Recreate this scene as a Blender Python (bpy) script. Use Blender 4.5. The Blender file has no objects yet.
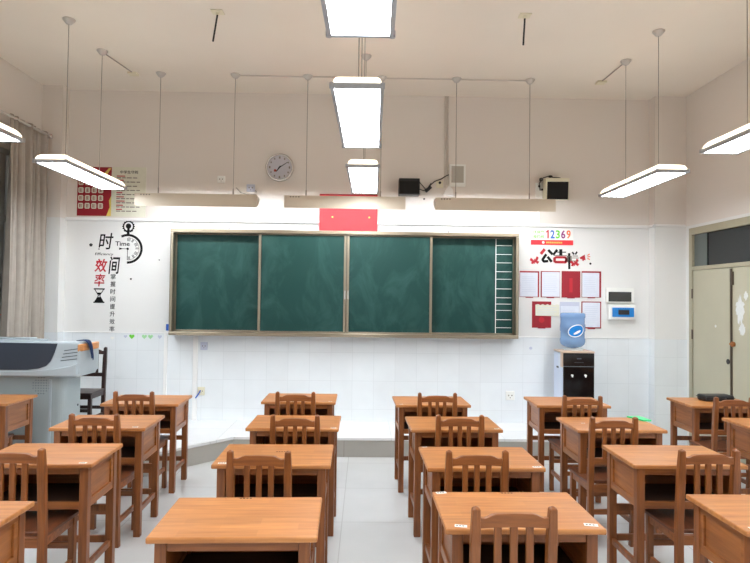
import bpy, bmesh, math, random
from mathutils import Vector, Matrix
random.seed(7)
PI = math.pi
C = bpy.context.scene.collection

# ------------------------------------------------------------------ materials
def lin(c):
    def f(v):
        v /= 255.0
        return v / 12.92 if v <= 0.04045 else ((v + 0.055) / 1.055) ** 2.4
    return (f(c[0]), f(c[1]), f(c[2]), 1.0)

def mat(name, rgb, rough=0.5, metal=0.0, spec=0.5, coat=0.0, vary=0.0, scale=8.0, bump=0.0):
    m = bpy.data.materials.new(name); m.use_nodes = True
    nt = m.node_tree; b = nt.nodes['Principled BSDF']
    b.inputs['Base Color'].default_value = lin(rgb)
    b.inputs['Roughness'].default_value = rough
    b.inputs['Metallic'].default_value = metal
    b.inputs['Specular IOR Level'].default_value = spec
    b.inputs['Coat Weight'].default_value = coat
    tc = nt.nodes.new('ShaderNodeTexCoord')
    n = nt.nodes.new('ShaderNodeTexNoise'); n.inputs['Scale'].default_value = scale
    n.inputs['Detail'].default_value = 4
    nt.links.new(tc.outputs['Object'], n.inputs['Vector'])
    if vary > 0:
        mx = nt.nodes.new('ShaderNodeMixRGB'); mx.blend_type = 'MIX'
        mx.inputs['Color1'].default_value = lin(rgb)
        mx.inputs['Color2'].default_value = lin([max(0, v * (1 - vary)) for v in rgb])
        nt.links.new(n.outputs['Fac'], mx.inputs['Fac'])
        nt.links.new(mx.outputs['Color'], b.inputs['Base Color'])
    if bump > 0:
        bp = nt.nodes.new('ShaderNodeBump'); bp.inputs['Strength'].default_value = bump
        bp.inputs['Distance'].default_value = 0.01
        nt.links.new(n.outputs['Fac'], bp.inputs['Height'])
        nt.links.new(bp.outputs['Normal'], b.inputs['Normal'])
    return m

def wood(name, base, dark, axis='X', rough=0.38, planks=True):
    """varnished wood: staves of slightly different tone with fine grain running along one axis"""
    m = bpy.data.materials.new(name); m.use_nodes = True
    nt = m.node_tree; L = nt.links; b = nt.nodes['Principled BSDF']
    b.inputs['Roughness'].default_value = rough
    b.inputs['Coat Weight'].default_value = 0.12
    b.inputs['Coat Roughness'].default_value = 0.25
    tc = nt.nodes.new('ShaderNodeTexCoord'); info = nt.nodes.new('ShaderNodeObjectInfo')
    add = nt.nodes.new('ShaderNodeVectorMath'); add.operation = 'ADD'
    mul = nt.nodes.new('ShaderNodeVectorMath'); mul.operation = 'SCALE'; mul.inputs['Scale'].default_value = 7.0
    cmb = nt.nodes.new('ShaderNodeCombineXYZ')
    for i in range(3): L.new(info.outputs['Random'], cmb.inputs[i])
    L.new(cmb.outputs[0], mul.inputs[0]); L.new(tc.outputs['Object'], add.inputs[0]); L.new(mul.outputs[0], add.inputs[1])
    mp = nt.nodes.new('ShaderNodeMapping')
    mp.inputs['Scale'].default_value = {'X': (2.2, 30, 30), 'Y': (30, 2.2, 30), 'Z': (30, 30, 2.2)}[axis]
    L.new(add.outputs[0], mp.inputs['Vector'])
    n = nt.nodes.new('ShaderNodeTexNoise'); n.inputs['Scale'].default_value = 1.3; n.inputs['Detail'].default_value = 6
    n.inputs['Roughness'].default_value = 0.6
    L.new(mp.outputs[0], n.inputs['Vector'])
    n2 = nt.nodes.new('ShaderNodeTexNoise'); n2.inputs['Scale'].default_value = 0.35
    L.new(mp.outputs[0], n2.inputs['Vector'])
    mx = nt.nodes.new('ShaderNodeMixRGB')
    mx.inputs['Color1'].default_value = lin(base); mx.inputs['Color2'].default_value = lin(dark)
    rm = nt.nodes.new('ShaderNodeMapRange'); rm.inputs['From Min'].default_value = 0.35; rm.inputs['From Max'].default_value = 0.75
    L.new(n.outputs['Fac'], rm.inputs['Value']); L.new(rm.outputs[0], mx.inputs['Fac'])
    hsv = nt.nodes.new('ShaderNodeHueSaturation')
    mr = nt.nodes.new('ShaderNodeMapRange'); mr.inputs['To Min'].default_value = 0.82; mr.inputs['To Max'].default_value = 1.15
    L.new(n2.outputs['Fac'], mr.inputs['Value']); L.new(mr.outputs[0], hsv.inputs['Value'])
    if planks:
        bk = nt.nodes.new('ShaderNodeTexBrick')
        bk.inputs['Scale'].default_value = 1.0; bk.inputs['Brick Width'].default_value = 0.31
        bk.inputs['Row Height'].default_value = 0.062; bk.inputs['Mortar Size'].default_value = 0.0
        bk.inputs['Color1'].default_value = (1, 1, 1, 1); bk.inputs['Color2'].default_value = (0.84, 0.80, 0.76, 1)
        L.new(add.outputs[0], bk.inputs['Vector'])
        m2 = nt.nodes.new('ShaderNodeMixRGB'); m2.blend_type = 'MULTIPLY'; m2.inputs['Fac'].default_value = 0.8
        L.new(mx.outputs[0], m2.inputs['Color1']); L.new(bk.outputs['Color'], m2.inputs['Color2'])
        L.new(m2.outputs[0], hsv.inputs['Color'])
    else:
        L.new(mx.outputs[0], hsv.inputs['Color'])
    L.new(hsv.outputs[0], b.inputs['Base Color'])
    bp = nt.nodes.new('ShaderNodeBump'); bp.inputs['Strength'].default_value = 0.12; bp.inputs['Distance'].default_value = 0.004
    L.new(n.outputs['Fac'], bp.inputs['Height']); L.new(bp.outputs[0], b.inputs['Normal'])
    return m

def emit(name, rgb, strength):
    m = bpy.data.materials.new(name); m.use_nodes = True
    b = m.node_tree.nodes['Principled BSDF']
    b.inputs['Base Color'].default_value = (0.8, 0.8, 0.8, 1)
    b.inputs['Emission Color'].default_value = (*rgb, 1); b.inputs['Emission Strength'].default_value = strength
    return m

def tile_mat(name, rgb, grout, w, h, axes, off=(0, 0), rough=0.15, mortar=0.003, vary=0.03):
    """square tiles; axes names which object axes carry the tile's width and height"""
    m = bpy.data.materials.new(name); m.use_nodes = True
    nt = m.node_tree; L = nt.links; b = nt.nodes['Principled BSDF']
    tc = nt.nodes.new('ShaderNodeTexCoord'); sp = nt.nodes.new('ShaderNodeSeparateXYZ'); cb = nt.nodes.new('ShaderNodeCombineXYZ')
    L.new(tc.outputs['Object'], sp.inputs[0])
    for i, a in enumerate(axes):
        ad = nt.nodes.new('ShaderNodeMath'); ad.operation = 'ADD'; ad.inputs[1].default_value = off[i] + 20 * (w, h)[i]
        L.new(sp.outputs[a], ad.inputs[0]); L.new(ad.outputs[0], cb.inputs[i])
    bk = nt.nodes.new('ShaderNodeTexBrick'); bk.offset = 0.0; bk.squash = 1.0
    bk.inputs['Scale'].default_value = 1.0; bk.inputs['Brick Width'].default_value = w; bk.inputs['Row Height'].default_value = h
    bk.inputs['Mortar Size'].default_value = mortar; bk.inputs['Mortar Smooth'].default_value = 0.3
    bk.inputs['Color1'].default_value = lin(rgb); bk.inputs['Color2'].default_value = lin([v * (1 - vary) for v in rgb])
    bk.inputs['Mortar'].default_value = lin(grout)
    L.new(cb.outputs[0], bk.inputs['Vector'])
    n = nt.nodes.new('ShaderNodeTexNoise'); n.inputs['Scale'].default_value = 3.0; n.inputs['Detail'].default_value = 5
    L.new(tc.outputs['Object'], n.inputs['Vector'])
    mr = nt.nodes.new('ShaderNodeMapRange'); mr.inputs['To Min'].default_value = 0.9; mr.inputs['To Max'].default_value = 1.03
    L.new(n.outputs['Fac'], mr.inputs['Value'])
    hs = nt.nodes.new('ShaderNodeHueSaturation'); L.new(bk.outputs['Color'], hs.inputs['Color']); L.new(mr.outputs[0], hs.inputs['Value'])
    L.new(hs.outputs[0], b.inputs['Base Color'])
    b.inputs['Roughness'].default_value = rough
    bp = nt.nodes.new('ShaderNodeBump'); bp.invert = True; bp.inputs['Strength'].default_value = 0.3; bp.inputs['Distance'].default_value = 0.002
    L.new(bk.outputs['Fac'], bp.inputs['Height']); L.new(bp.outputs[0], b.inputs['Normal'])
    return m

def paint_mat(name, rgb, spots=0.04, upper=None):
    """painted plaster: soft mottling plus fine roller texture"""
    m = bpy.data.materials.new(name); m.use_nodes = True
    nt = m.node_tree; L = nt.links; b = nt.nodes['Principled BSDF']
    tc = nt.nodes.new('ShaderNodeTexCoord')
    n = nt.nodes.new('ShaderNodeTexNoise'); n.inputs['Scale'].default_value = 1.3; n.inputs['Detail'].default_value = 8
    n2 = nt.nodes.new('ShaderNodeTexNoise'); n2.inputs['Scale'].default_value = 90
    L.new(tc.outputs['Object'], n.inputs['Vector']); L.new(tc.outputs['Object'], n2.inputs['Vector'])
    mx = nt.nodes.new('ShaderNodeMixRGB'); mx.inputs['Color1'].default_value = lin(rgb)
    mx.inputs['Color2'].default_value = lin([v * (1 - spots) for v in rgb])
    L.new(n.outputs['Fac'], mx.inputs['Fac'])
    out = mx
    if upper:                                  # creamier colour above the trunking line
        sp = nt.nodes.new('ShaderNodeSeparateXYZ'); L.new(tc.outputs['Object'], sp.inputs[0])
        gt = nt.nodes.new('ShaderNodeMath'); gt.operation = 'GREATER_THAN'; gt.inputs[1].default_value = 2.575
        L.new(sp.outputs[2], gt.inputs[0])
        out = nt.nodes.new('ShaderNodeMixRGB'); out.inputs['Color2'].default_value = lin(upper)
        L.new(gt.outputs[0], out.inputs['Fac']); L.new(mx.outputs[0], out.inputs['Color1'])
    L.new(out.outputs[0], b.inputs['Base Color'])
    bp = nt.nodes.new('ShaderNodeBump'); bp.inputs['Strength'].default_value = 0.08; bp.inputs['Distance'].default_value = 0.003
    L.new(n2.outputs['Fac'], bp.inputs['Height']); L.new(bp.outputs[0], b.inputs['Normal'])
    b.inputs['Roughness'].default_value = 0.75
    return m

def board_mat():
    m = bpy.data.materials.new('chalkboard_green'); m.use_nodes = True
    nt = m.node_tree; L = nt.links; b = nt.nodes['Principled BSDF']
    tc = nt.nodes.new('ShaderNodeTexCoord'); mp = nt.nodes.new('ShaderNodeMapping')
    mp.inputs['Scale'].default_value = (2.2, 1, 1.2); mp.inputs['Rotation'].default_value = (0, 0.5, 0)
    L.new(tc.outputs['Object'], mp.inputs[0])
    n = nt.nodes.new('ShaderNodeTexNoise'); n.inputs['Scale'].default_value = 1.6; n.inputs['Detail'].default_value = 7
    n.inputs['Distortion'].default_value = 1.2; n.inputs['Roughness'].default_value = 0.65
    L.new(mp.outputs[0], n.inputs['Vector'])
    r = nt.nodes.new('ShaderNodeMapRange'); r.inputs['From Min'].default_value = 0.45; r.inputs['From Max'].default_value = 0.85
    r.inputs['To Max'].default_value = 0.38
    L.new(n.outputs['Fac'], r.inputs['Value'])
    mx = nt.nodes.new('ShaderNodeMixRGB'); mx.inputs['Color1'].default_value = lin((11, 56, 52)); mx.inputs['Color2'].default_value = lin((70, 112, 108))
    L.new(r.outputs[0], mx.inputs['Fac']); L.new(mx.outputs[0], b.inputs['Base Color'])
    b.inputs['Roughness'].default_value = 0.55; b.inputs['Specular IOR Level'].default_value = 0.3
    return m

M = {
 'wall': paint_mat('wall_paint', (232, 231, 229), upper=(224, 216, 209)),
 'ceil': paint_mat('ceiling_paint', (240, 232, 221)),
 'wtile': tile_mat('glazed_wall_tile', (236, 240, 243), (222, 226, 229), 0.2555, 0.336, (0, 2), (0.1395, -0.014), mortar=0.0025, vary=0.015),
 'wtile_side': tile_mat('glazed_wall_tile_side', (236, 240, 243), (222, 226, 229), 0.2555, 0.336, (1, 2), (0.0, -0.014), mortar=0.0025, vary=0.015),
 'floor': tile_mat('polished_floor_tile', (214, 214, 213), (190, 189, 187), 0.8, 0.8, (0, 1), (0.15, 0.25), rough=0.2, mortar=0.004),
 'plat': tile_mat('platform_tile', (232, 232, 232), (205, 205, 203), 0.6, 0.6, (0, 1), (0.3, 0.45), rough=0.2),
 'platface': tile_mat('platform_face_stone', (176, 172, 164), (140, 136, 130), 0.8, 0.4, (0, 2), (0.2, 0.1), rough=0.5),
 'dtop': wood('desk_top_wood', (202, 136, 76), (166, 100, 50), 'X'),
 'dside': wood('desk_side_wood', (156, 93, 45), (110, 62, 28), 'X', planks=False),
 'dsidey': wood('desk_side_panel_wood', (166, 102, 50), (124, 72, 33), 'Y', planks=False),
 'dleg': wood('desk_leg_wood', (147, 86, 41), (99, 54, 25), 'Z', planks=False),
 'cwood': wood('chair_wood', (150, 88, 42), (103, 57, 26), 'Z', planks=False),
 'cwoodx': wood('chair_rail_wood', (157, 93, 46), (108, 60, 28), 'X', planks=False),
 'cseat': wood('chair_seat_wood', (118, 66, 38), (82, 44, 26), 'Y', planks=False),
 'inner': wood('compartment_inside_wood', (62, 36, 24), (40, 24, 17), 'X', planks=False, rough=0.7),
 'darkwood': wood('dark_stained_wood', (52, 32, 28), (30, 18, 17), 'Z', planks=False),
 'darkwoodx': wood('dark_stained_rail', (56, 35, 30), (32, 20, 18), 'X', planks=False),
 'lightwood': wood('lectern_wood_trim', (212, 148, 88), (184, 116, 62), 'Y', planks=False),
 'alu': mat('champagne_aluminium', (158, 146, 128), 0.32, 0.85, vary=0.1, scale=3),
 'alu_dark': mat('bronze_edge', (98, 86, 76), 0.4, 0.7),
 'lampframe': mat('lamp_frame_aluminium', (172, 174, 180), 0.4, 0.2),
 'wire': mat('steel_wire', (158, 150, 142), 0.5, 0.2),
 'disc': mat('ceiling_rose_metal', (196, 192, 188), 0.3, 0.3),
 'board': board_mat(),
 'diff': emit('lamp_diffuser', (0.86, 0.94, 1.0), 14.0),
 'cover': emit('lamp_cover', (1.0, 0.86, 0.64), 1.25),
 'tube': emit('board_lamp_tube', (0.84, 0.92, 1.0), 44.0),
 'housing': mat('board_lamp_housing', (206, 192, 172), 0.5, 0.0),
 'white': mat('white_plastic', (236, 236, 232), 0.4),
 'cream': mat('cream_plastic', (226, 220, 196), 0.45),
 'trunk': mat('white_trunking', (238, 237, 236), 0.45),
 'trunk2': mat('painted_over_trunking', (206, 197, 188), 0.55),
 'black': mat('black_plastic', (24, 25, 28), 0.4),
 'blacks': mat('black_grille', (14, 14, 16), 0.8, vary=0.3, scale=300),
 'ink': mat('black_vinyl', (10, 10, 12), 0.6, spec=0.2),
 'red': mat('red_paper', (226, 40, 52), 0.6),
 'darkred': mat('dark_red_card', (150, 14, 34), 0.55),
 'redv': mat('red_vinyl', (186, 22, 40), 0.5),
 'paper': mat('notice_paper', (222, 226, 238), 0.6, vary=0.05, scale=20),
 'cpaper': mat('cream_paper', (226, 224, 206), 0.6, vary=0.05, scale=20),
 'faint': mat('faint_print', (204, 209, 224), 0.7),
 'greyink': mat('grey_print', (128, 120, 112), 0.7),
 'silver': mat('silver_rim', (206, 204, 202), 0.2, 0.9),
 'face': mat('clock_face', (192, 190, 198), 0.5),
 'yellow': mat('poster_yellow', (224, 196, 96), 0.6),
 'green': mat('green_vinyl', (110, 206, 60), 0.5),
 'pgreen': mat('pale_green_vinyl', (158, 212, 158), 0.5),
 'lilac': mat('lilac_vinyl', (192, 196, 214), 0.5),
 'blue': mat('blue_vinyl', (38, 96, 190), 0.5),
 'purple': mat('purple_vinyl', (136, 32, 110), 0.5),
 'orange': mat('orange_vinyl', (238, 106, 50), 0.5),
 'mint': mat('mint_plastic', (70, 214, 140), 0.4),
 'lecgrey': mat('lectern_grey_steel', (178, 188, 194), 0.42, 0.1, vary=0.05, scale=4),
 'lecbody': mat('lectern_body_steel', (168, 178, 180), 0.45, 0.1, vary=0.06, scale=3),
 'navy': mat('lectern_dark_panel', (36, 42, 54), 0.35),
 'slot': mat('vent_slot', (80, 86, 92), 0.7),
 'cloth': mat('navy_cloth', (24, 48, 96), 0.9, vary=0.4, scale=30, bump=0.5),
 'curtain': mat('curtain_fabric', (172, 162, 152), 0.85, vary=0.12, scale=12, bump=0.2),
 'winframe': mat('window_frame_paint', (190, 188, 182), 0.45, 0.2),
 'door': mat('door_cream_paint', (188, 183, 160), 0.5, vary=0.08, scale=2.5),
 'doorframe': mat('door_frame_paint', (174, 166, 142), 0.5, vary=0.08, scale=4),
 'peel': mat('peeled_paint', (228, 230, 228), 0.7, vary=0.1, scale=30),
 'transom': mat('dark_transom_glass', (26, 32, 34), 0.12),
 'transom2': mat('grey_transom_film', (92, 100, 98), 0.3),
 'brass': mat('worn_brass', (176, 112, 60), 0.4, 0.7),
 'dispside': mat('dispenser_side', (196, 206, 226), 0.35),
 'disptrim': mat('dispenser_champagne_trim', (206, 180, 160), 0.35),
 'dispblack': mat('dispenser_black_gloss', (10, 10, 13), 0.12),
 'metal': mat('grey_metal_grille', (176, 170, 160), 0.5, 0.3),
 'bluebox': mat('breaker_window_blue', (28, 126, 204), 0.25),
 'smoke': mat('meter_window', (62, 62, 60), 0.2),
 'rust': mat('red_brown_spot', (150, 50, 30), 0.6),
}
def glassy(name, rgb, tr, rough, ior=1.33, alpha=1.0):
    m = mat(name, rgb, rough)
    b = m.node_tree.nodes['Principled BSDF']
    b.inputs['Transmission Weight'].default_value = tr; b.inputs['IOR'].default_value = ior; b.inputs['Alpha'].default_value = alpha
    return m
M['bottle'] = glassy('blue_bottle_plastic', (158, 194, 238), 0.6, 0.12, 1.2)
M['pane'] = glassy('window_pane', (228, 232, 232), 1.0, 0.02, 1.45)

# ------------------------------------------------------------------ mesh building
class MB:
    def __init__(s): s.bm = bmesh.new()
    def box(s, x0, x1, y0, y1, z0, z1, rot=None, piv=None):
        r = bmesh.ops.create_cube(s.bm, size=1.0)
        mt = Matrix.Translation(((x0+x1)/2, (y0+y1)/2, (z0+z1)/2)) @ Matrix.Diagonal((abs(x1-x0), abs(y1-y0), abs(z1-z0), 1))
        if rot is not None:
            p = Matrix.Translation(piv if piv else ((x0+x1)/2, (y0+y1)/2, (z0+z1)/2))
            mt = p @ rot @ p.inverted() @ mt
        bmesh.ops.transform(s.bm, matrix=mt, verts=r['verts']); return s
    def cyl(s, a, b, r, r2=None, seg=16, caps=True):
        a, b = Vector(a), Vector(b); d = b - a
        q = bmesh.ops.create_cone(s.bm, cap_ends=caps, segments=seg, radius1=r, radius2=r if r2 is None else r2, depth=d.length)
        mt = Matrix.Translation((a+b)/2) @ d.to_track_quat('Z', 'Y').to_matrix().to_4x4()
        bmesh.ops.transform(s.bm, matrix=mt, verts=q['verts']); return s
    def tube(s, pts, r, seg=8):
        pts = [Vector(p) for p in pts]; rings = []
        for i, p in enumerate(pts):
            d = (pts[min(i+1, len(pts)-1)] - pts[max(i-1, 0)]).normalized()
            q = d.to_track_quat('Z', 'Y').to_matrix()
            rings.append([s.bm.verts.new(p + q @ Vector((r*math.cos(2*PI*k/seg), r*math.sin(2*PI*k/seg), 0))) for k in range(seg)])
        for a, b in zip(rings, rings[1:]):
            for k in range(seg): s.bm.faces.new((a[k], a[(k+1) % seg], b[(k+1) % seg], b[k]))
        s.bm.faces.new(rings[0][::-1]); s.bm.faces.new(rings[-1]); return s
    def sphere(s, c, r, sc=(1, 1, 1), u=16, v=10):
        q = bmesh.ops.create_uvsphere(s.bm, u_segments=u, v_segments=v, radius=r)
        bmesh.ops.transform(s.bm, matrix=Matrix.Translation(c) @ Matrix.Diagonal((*sc, 1)), verts=q['verts']); return s
    def prism(s, pts, lo, hi, plane='XZ'):
        """polygon extruded along the third axis; plane XZ extrudes along Y, XY along Z, YZ along X"""
        def mk(p, t): return {'XZ': (p[0], t, p[1]), 'XY': (p[0], p[1], t), 'YZ': (t, p[0], p[1])}[plane]
        a = [s.bm.verts.new(mk(p, lo)) for p in pts]; b = [s.bm.verts.new(mk(p, hi)) for p in pts]
        s.bm.faces.new(a); s.bm.faces.new(b[::-1]); n = len(pts)
        for i in range(n): s.bm.faces.new((a[i], b[i], b[(i+1) % n], a[(i+1) % n]))
        return s
    def lathe(s, prof, c=(0, 0, 0), seg=32):
        rings = []
        for r, z in prof:
            rings.append([s.bm.verts.new((c[0]+r*math.cos(2*PI*k/seg), c[1]+r*math.sin(2*PI*k/seg), c[2]+z)) for k in range(seg)])
        for a, b in zip(rings, rings[1:]):
            for k in range(seg): s.bm.faces.new((a[k], a[(k+1) % seg], b[(k+1) % seg], b[k]))
        s.bm.faces.new(rings[0][::-1]); s.bm.faces.new(rings[-1]); return s
    def arc(s, cx, cz, r0, r1, a0, a1, y0, y1, n=32):
        """flat ring sector on a wall, angles in degrees counter-clockwise from +X"""
        pts = [(cx + r1*math.cos(math.radians(a0+(a1-a0)*i/n)), cz + r1*math.sin(math.radians(a0+(a1-a0)*i/n))) for i in range(n+1)]
        pts2 = [(cx + r0*math.cos(math.radians(a0+(a1-a0)*i/n)), cz + r0*math.sin(math.radians(a0+(a1-a0)*i/n))) for i in range(n+1)]
        for i in range(n):
            s.prism([pts[i], pts[i+1], pts2[i+1], pts2[i]], y0, y1)
        return s
    def build(s, name, m, parent=None, bevel=0.0, smooth=False):
        bmesh.ops.recalc_face_normals(s.bm, faces=s.bm.faces)
        me = bpy.data.meshes.new(name); s.bm.to_mesh(me); s.bm.free()
        for k in (m if isinstance(m, (list, tuple)) else [m]): me.materials.append(M[k])
        if smooth:
            for p in me.polygons: p.use_smooth = True
        o = bpy.data.objects.new(name, me); C.objects.link(o)
        if parent is not None: o.parent = parent
        if bevel > 0:
            b = o.modifiers.new('bevel', 'BEVEL'); b.width = bevel; b.segments = 2; b.limit_method = 'ANGLE'; b.angle_limit = math.radians(40)
        return o

def tag(o, label, cat, group=None, kind=None):
    if label: o['label'] = label
    if cat: o['category'] = cat
    if group: o['group'] = group
    if kind: o['kind'] = kind
    return o
def thing(name, label, cat, loc=(0, 0, 0), rz=0, group=None):
    o = bpy.data.objects.new(name, None); C.objects.link(o)
    o.empty_display_size = 0.1; o.location = loc; o.rotation_euler = (0, 0, rz)
    return tag(o, label, cat, group)
def struct(o): o['kind'] = 'structure'; return o
def dup(root, loc, rz, label, group=None):
    r = root.copy(); C.objects.link(r); r.location = loc; r.rotation_euler = (0, 0, rz); r['label'] = label
    if group: r['group'] = group
    for ch in list(root.children):
        c = ch.copy(); C.objects.link(c); c.parent = r
        for g in ch.children:
            d = g.copy(); C.objects.link(d); d.parent = c
    return r

def text(name, body, m, box, y, parent=None, bold=0.0, depth=0.0015, shear=0.0):
    """lettering fitted to box (x0, z0, x1, z1) on a plane facing the room at depth y"""
    cu = bpy.data.curves.new('lettering', 'FONT'); cu.body = body; cu.offset = bold; cu.extrude = 0.01; cu.shear = shear
    cu.resolution_u = 3
    t = bpy.data.objects.new('lettering', cu); C.objects.link(t)
    bpy.context.view_layer.update()
    me = bpy.data.meshes.new_from_object(t.evaluated_get(bpy.context.evaluated_depsgraph_get()))
    bpy.data.objects.remove(t); bpy.data.curves.remove(cu)
    xs = [v.co.x for v in me.vertices]; ys = [v.co.y for v in me.vertices]
    x0, x1, y0, y1 = min(xs), max(xs), min(ys), max(ys)
    for v in me.vertices:
        v.co = ((v.co.x-x0)/(x1-x0)*(box[2]-box[0])+box[0], y - (depth if v.co.z > 0 else 0), (v.co.y-y0)/(y1-y0)*(box[3]-box[1])+box[1])
    me.materials.clear(); me.materials.append(M[m]); me.name = name
    o = bpy.data.objects.new(name, me); C.objects.link(o)
    if parent is not None: o.parent = parent
    return o

# ------------------------------------------------------------------ room
XL, XR, YF, YB, ZC = -3.815, 3.81, 7.20, -2.6, 4.13
ZT = 1.232                                     # top edge of the tiled wainscot
struct(MB().box(XL-.3, XR+.3, YB-.2, YF+.3, -0.2, 0).build('floor', 'floor'))
struct(MB().box(XL-.3, XR+.3, YB-.2, YF+.3, ZC, ZC+.2).build('ceiling', 'ceil'))
wf = struct(MB().box(XL-.3, XR+.3, YF, YF+.25, 0, ZC).build('wall_front', 'wall'))
struct(MB().box(XL-.3, XR+.3, YB-.2, YB, 0, ZC).build('wall_back', 'wall'))
tw = MB().box(-3.572, 3.43, YF-.012, YF, 0, ZT).build('wainscot', 'wtile', wf)
# corner piers
def pier(name, x0, x1):
    p = struct(MB().box(x0, x1, YF-.15, YF, 0, ZC).build(name, 'wall'))
    MB().box(x0-(.012 if x0 > 0 else 0), x1+(.012 if x0 < 0 else 0), YF-.162, YF-.15, 0, ZT).build('tile_facing', 'wtile', p)
    sx = x0 if x0 > 0 else x1
    MB().box(sx-.012 if x0 > 0 else sx, sx if x0 > 0 else sx+.012, YF-.15, YF-.012, 0, ZT).build('tile_return', 'wtile_side', p)
pier('wall_pier_left', XL, -3.572); pier('wall_pier_right', 3.435, XR)
# left wall with a window opening
WY0, WY1, WZ0, WZ1 = 4.1, 6.50, 1.07, 3.21
b = MB(); b.box(XL-.3, XL, YB, WY0, 0, ZC).box(XL-.3, XL, WY1, YF, 0, ZC).box(XL-.3, XL, WY0, WY1, 0, WZ0).box(XL-.3, XL, WY0, WY1, WZ1, ZC)
struct(b.build('wall_left', 'wall'))
w = MB()
for z0, z1 in ((WZ0, WZ0+.06), (WZ1-.06, WZ1), (2.45, 2.51)): w.box(XL-.09, XL-.01, WY0, WY1, z0, z1)
for y in (WY0, WY0+.74, WY0+1.5, WY1-.06): w.box(XL-.09, XL-.01, y, y+.06, WZ0, WZ1)
w.box(XL-.07, XL-.02, WY1-.19, WY1-.09, WZ0, WZ1)
w = struct(w.build('window_1', 'winframe', bevel=.004))
MB().box(XL-.052, XL-.046, WY0+.03, WY1-.03, WZ0+.03, WZ1-.03).build('pane', 'pane', w)
MB().box(XL-.28, XL+.06, WY0-.04, WY1+.04, WZ0-.05, WZ0-.005).build('window_sill', 'white', w, bevel=.006)
# right wall with the double door recess
DY0, DY1, DZ = 5.75, 6.955, 2.54
b = MB(); b.box(XR, XR+.3, YB, DY0, 0, ZC).box(XR, XR+.3, DY0, YF, DZ, ZC).box(XR, XR+.3, DY1+.0, YF, 0, DZ)
struct(b.build('wall_right', 'wall'))
d = MB()
d.box(XR-.01, XR+.1, DY0, DY1+.02, DZ-.08, DZ).box(XR-.01, XR+.1, DY0, DY1, 2.045, 2.09)
d.box(XR-.012, XR+.1, DY1-.045, DY1+.02, 0, DZ).box(XR-.012, XR+.1, DY0-.02, DY0+.05, 0, DZ)
d = struct(d.build('door_1', 'doorframe', bevel=.004))
MB().box(XR+.03, XR+.036, DY0+.05, DY1-.045, 2.09, DZ-.08).build('transom_pane', 'transom', d)
MB().box(XR+.02, XR+.026, DY1-.30, DY1-.045, 2.09, DZ-.08).build('transom_film', 'transom2', d)
lf = MB().box(XR+.002, XR+.045, 6.175, DY1-.048, 0.01, 2.043).build('door_leaf', 'door', d, bevel=.003)
lf2 = MB().box(XR+.002, XR+.045, DY0+.052, 6.162, 0.01, 2.043).build('door_leaf', 'door', d, bevel=.003)
MB().box(XR-.012, XR+.002, 6.162, 6.185, 0.01, 2.03).build('meeting_strip', 'alu_dark', lf)
MB().cyl((XR-.004, 6.235, 1.06), (XR+.003, 6.235, 1.06), .028, seg=14).build('lock_hole', 'black', lf)
m_ = MB().cyl((XR-.02, 6.135, 1.25), (XR+.003, 6.135, 1.25), .03, .024, seg=14); m_.box(XR-.03, XR-.018, 6.10, 6.17, 1.24, 1.26)
m_.build('door_latch', 'brass', lf2, bevel=.002)
m_ = MB().box(XR-.02, XR+.003, 6.135, 6.162, 1.86, 2.0); m_.build('door_bolt', 'alu_dark', lf2)
def patch(pts, parent, mm='peel'):
    MB().prism(pts, XR-.0005, XR+.0015, 'YZ').build('peeled_patch', mm, parent)
random.seed(3)
def blob(cy, cz, ry, rz, n=44, jag=.45):
    return [(cy+ry*(1-jag*random.random())*math.cos(2*PI*i/n), cz+rz*(1-jag*random.random())*math.sin(2*PI*i/n)) for i in range(n)]
patch(blob(6.03, 1.60, .085, .17), lf2); patch(blob(6.0, 1.41, .06, .07), lf2); patch(blob(5.94, 1.75, .04, .05), lf2)
patch(blob(6.46, 1.42, .02, .018), lf)
for z in (.35, 1.25, 1.72): MB().cyl((XR-.012, DY1-.05, z), (XR-.012, DY1-.05, z+.11), .009, seg=8).build('hinge', 'alu_dark', d)

# platform
PZ = .205
plat_pts = [(XL, 5.63), (-2.02, 5.63), (-1.365, 6.375), (2.62, 6.375), (3.2, YF), (XL, YF)]
pl = MB().prism(plat_pts, 0, PZ, 'XY').build('floor_platform', 'platface'); struct(pl)
e = .0
MB().prism([(XL, 5.62), (-2.015, 5.62), (-1.36, 6.365), (2.625, 6.365), (3.21, YF), (XL, YF)], PZ-.03, PZ+.001, 'XY').build('platform_top', 'plat', pl, bevel=.004)
# surface trunking
TY = YF-.012
def trim(name, b, m='trunk', bevel=.004): return struct(b.build(name, m, bevel=bevel))
trim('trim_1', MB().box(-3.572, 3.43, YF-.036, YF, 2.560, 2.594).box(3.41, XR-.02, YF-.18, YF-.15, 2.565, 2.592).box(3.40, 3.44, YF-.18, YF-.0, 2.565, 2.592))
trim('trim_2', MB().box(.935, .960, YF-.02, YF, 3.02, ZC).box(.968, .988, YF-.02, YF, 3.05, ZC), 'trunk2')
trim('trim_3', MB().box(-2.375, -2.335, YF-.032, YF-.01, PZ, 1.262))
trim('trim_4', MB().box(-2.03, -1.975, YF-.032, YF-.01, PZ, 1.262))
trim('trim_5', MB().box(-1.45, 1.80, 6.60, 6.615, ZC-.014, ZC), 'trunk2')
trim('trim_6', MB().box(2.075, 2.092, YF-.018, YF, 2.59, 2.78))
trim('trim_7', MB().box(-3.572, -2.27, YF-.022, YF-.008, ZT-.006, ZT+.006).box(1.83, 3.43, YF-.02, YF-.008, ZT-.004, ZT+.004))

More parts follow.
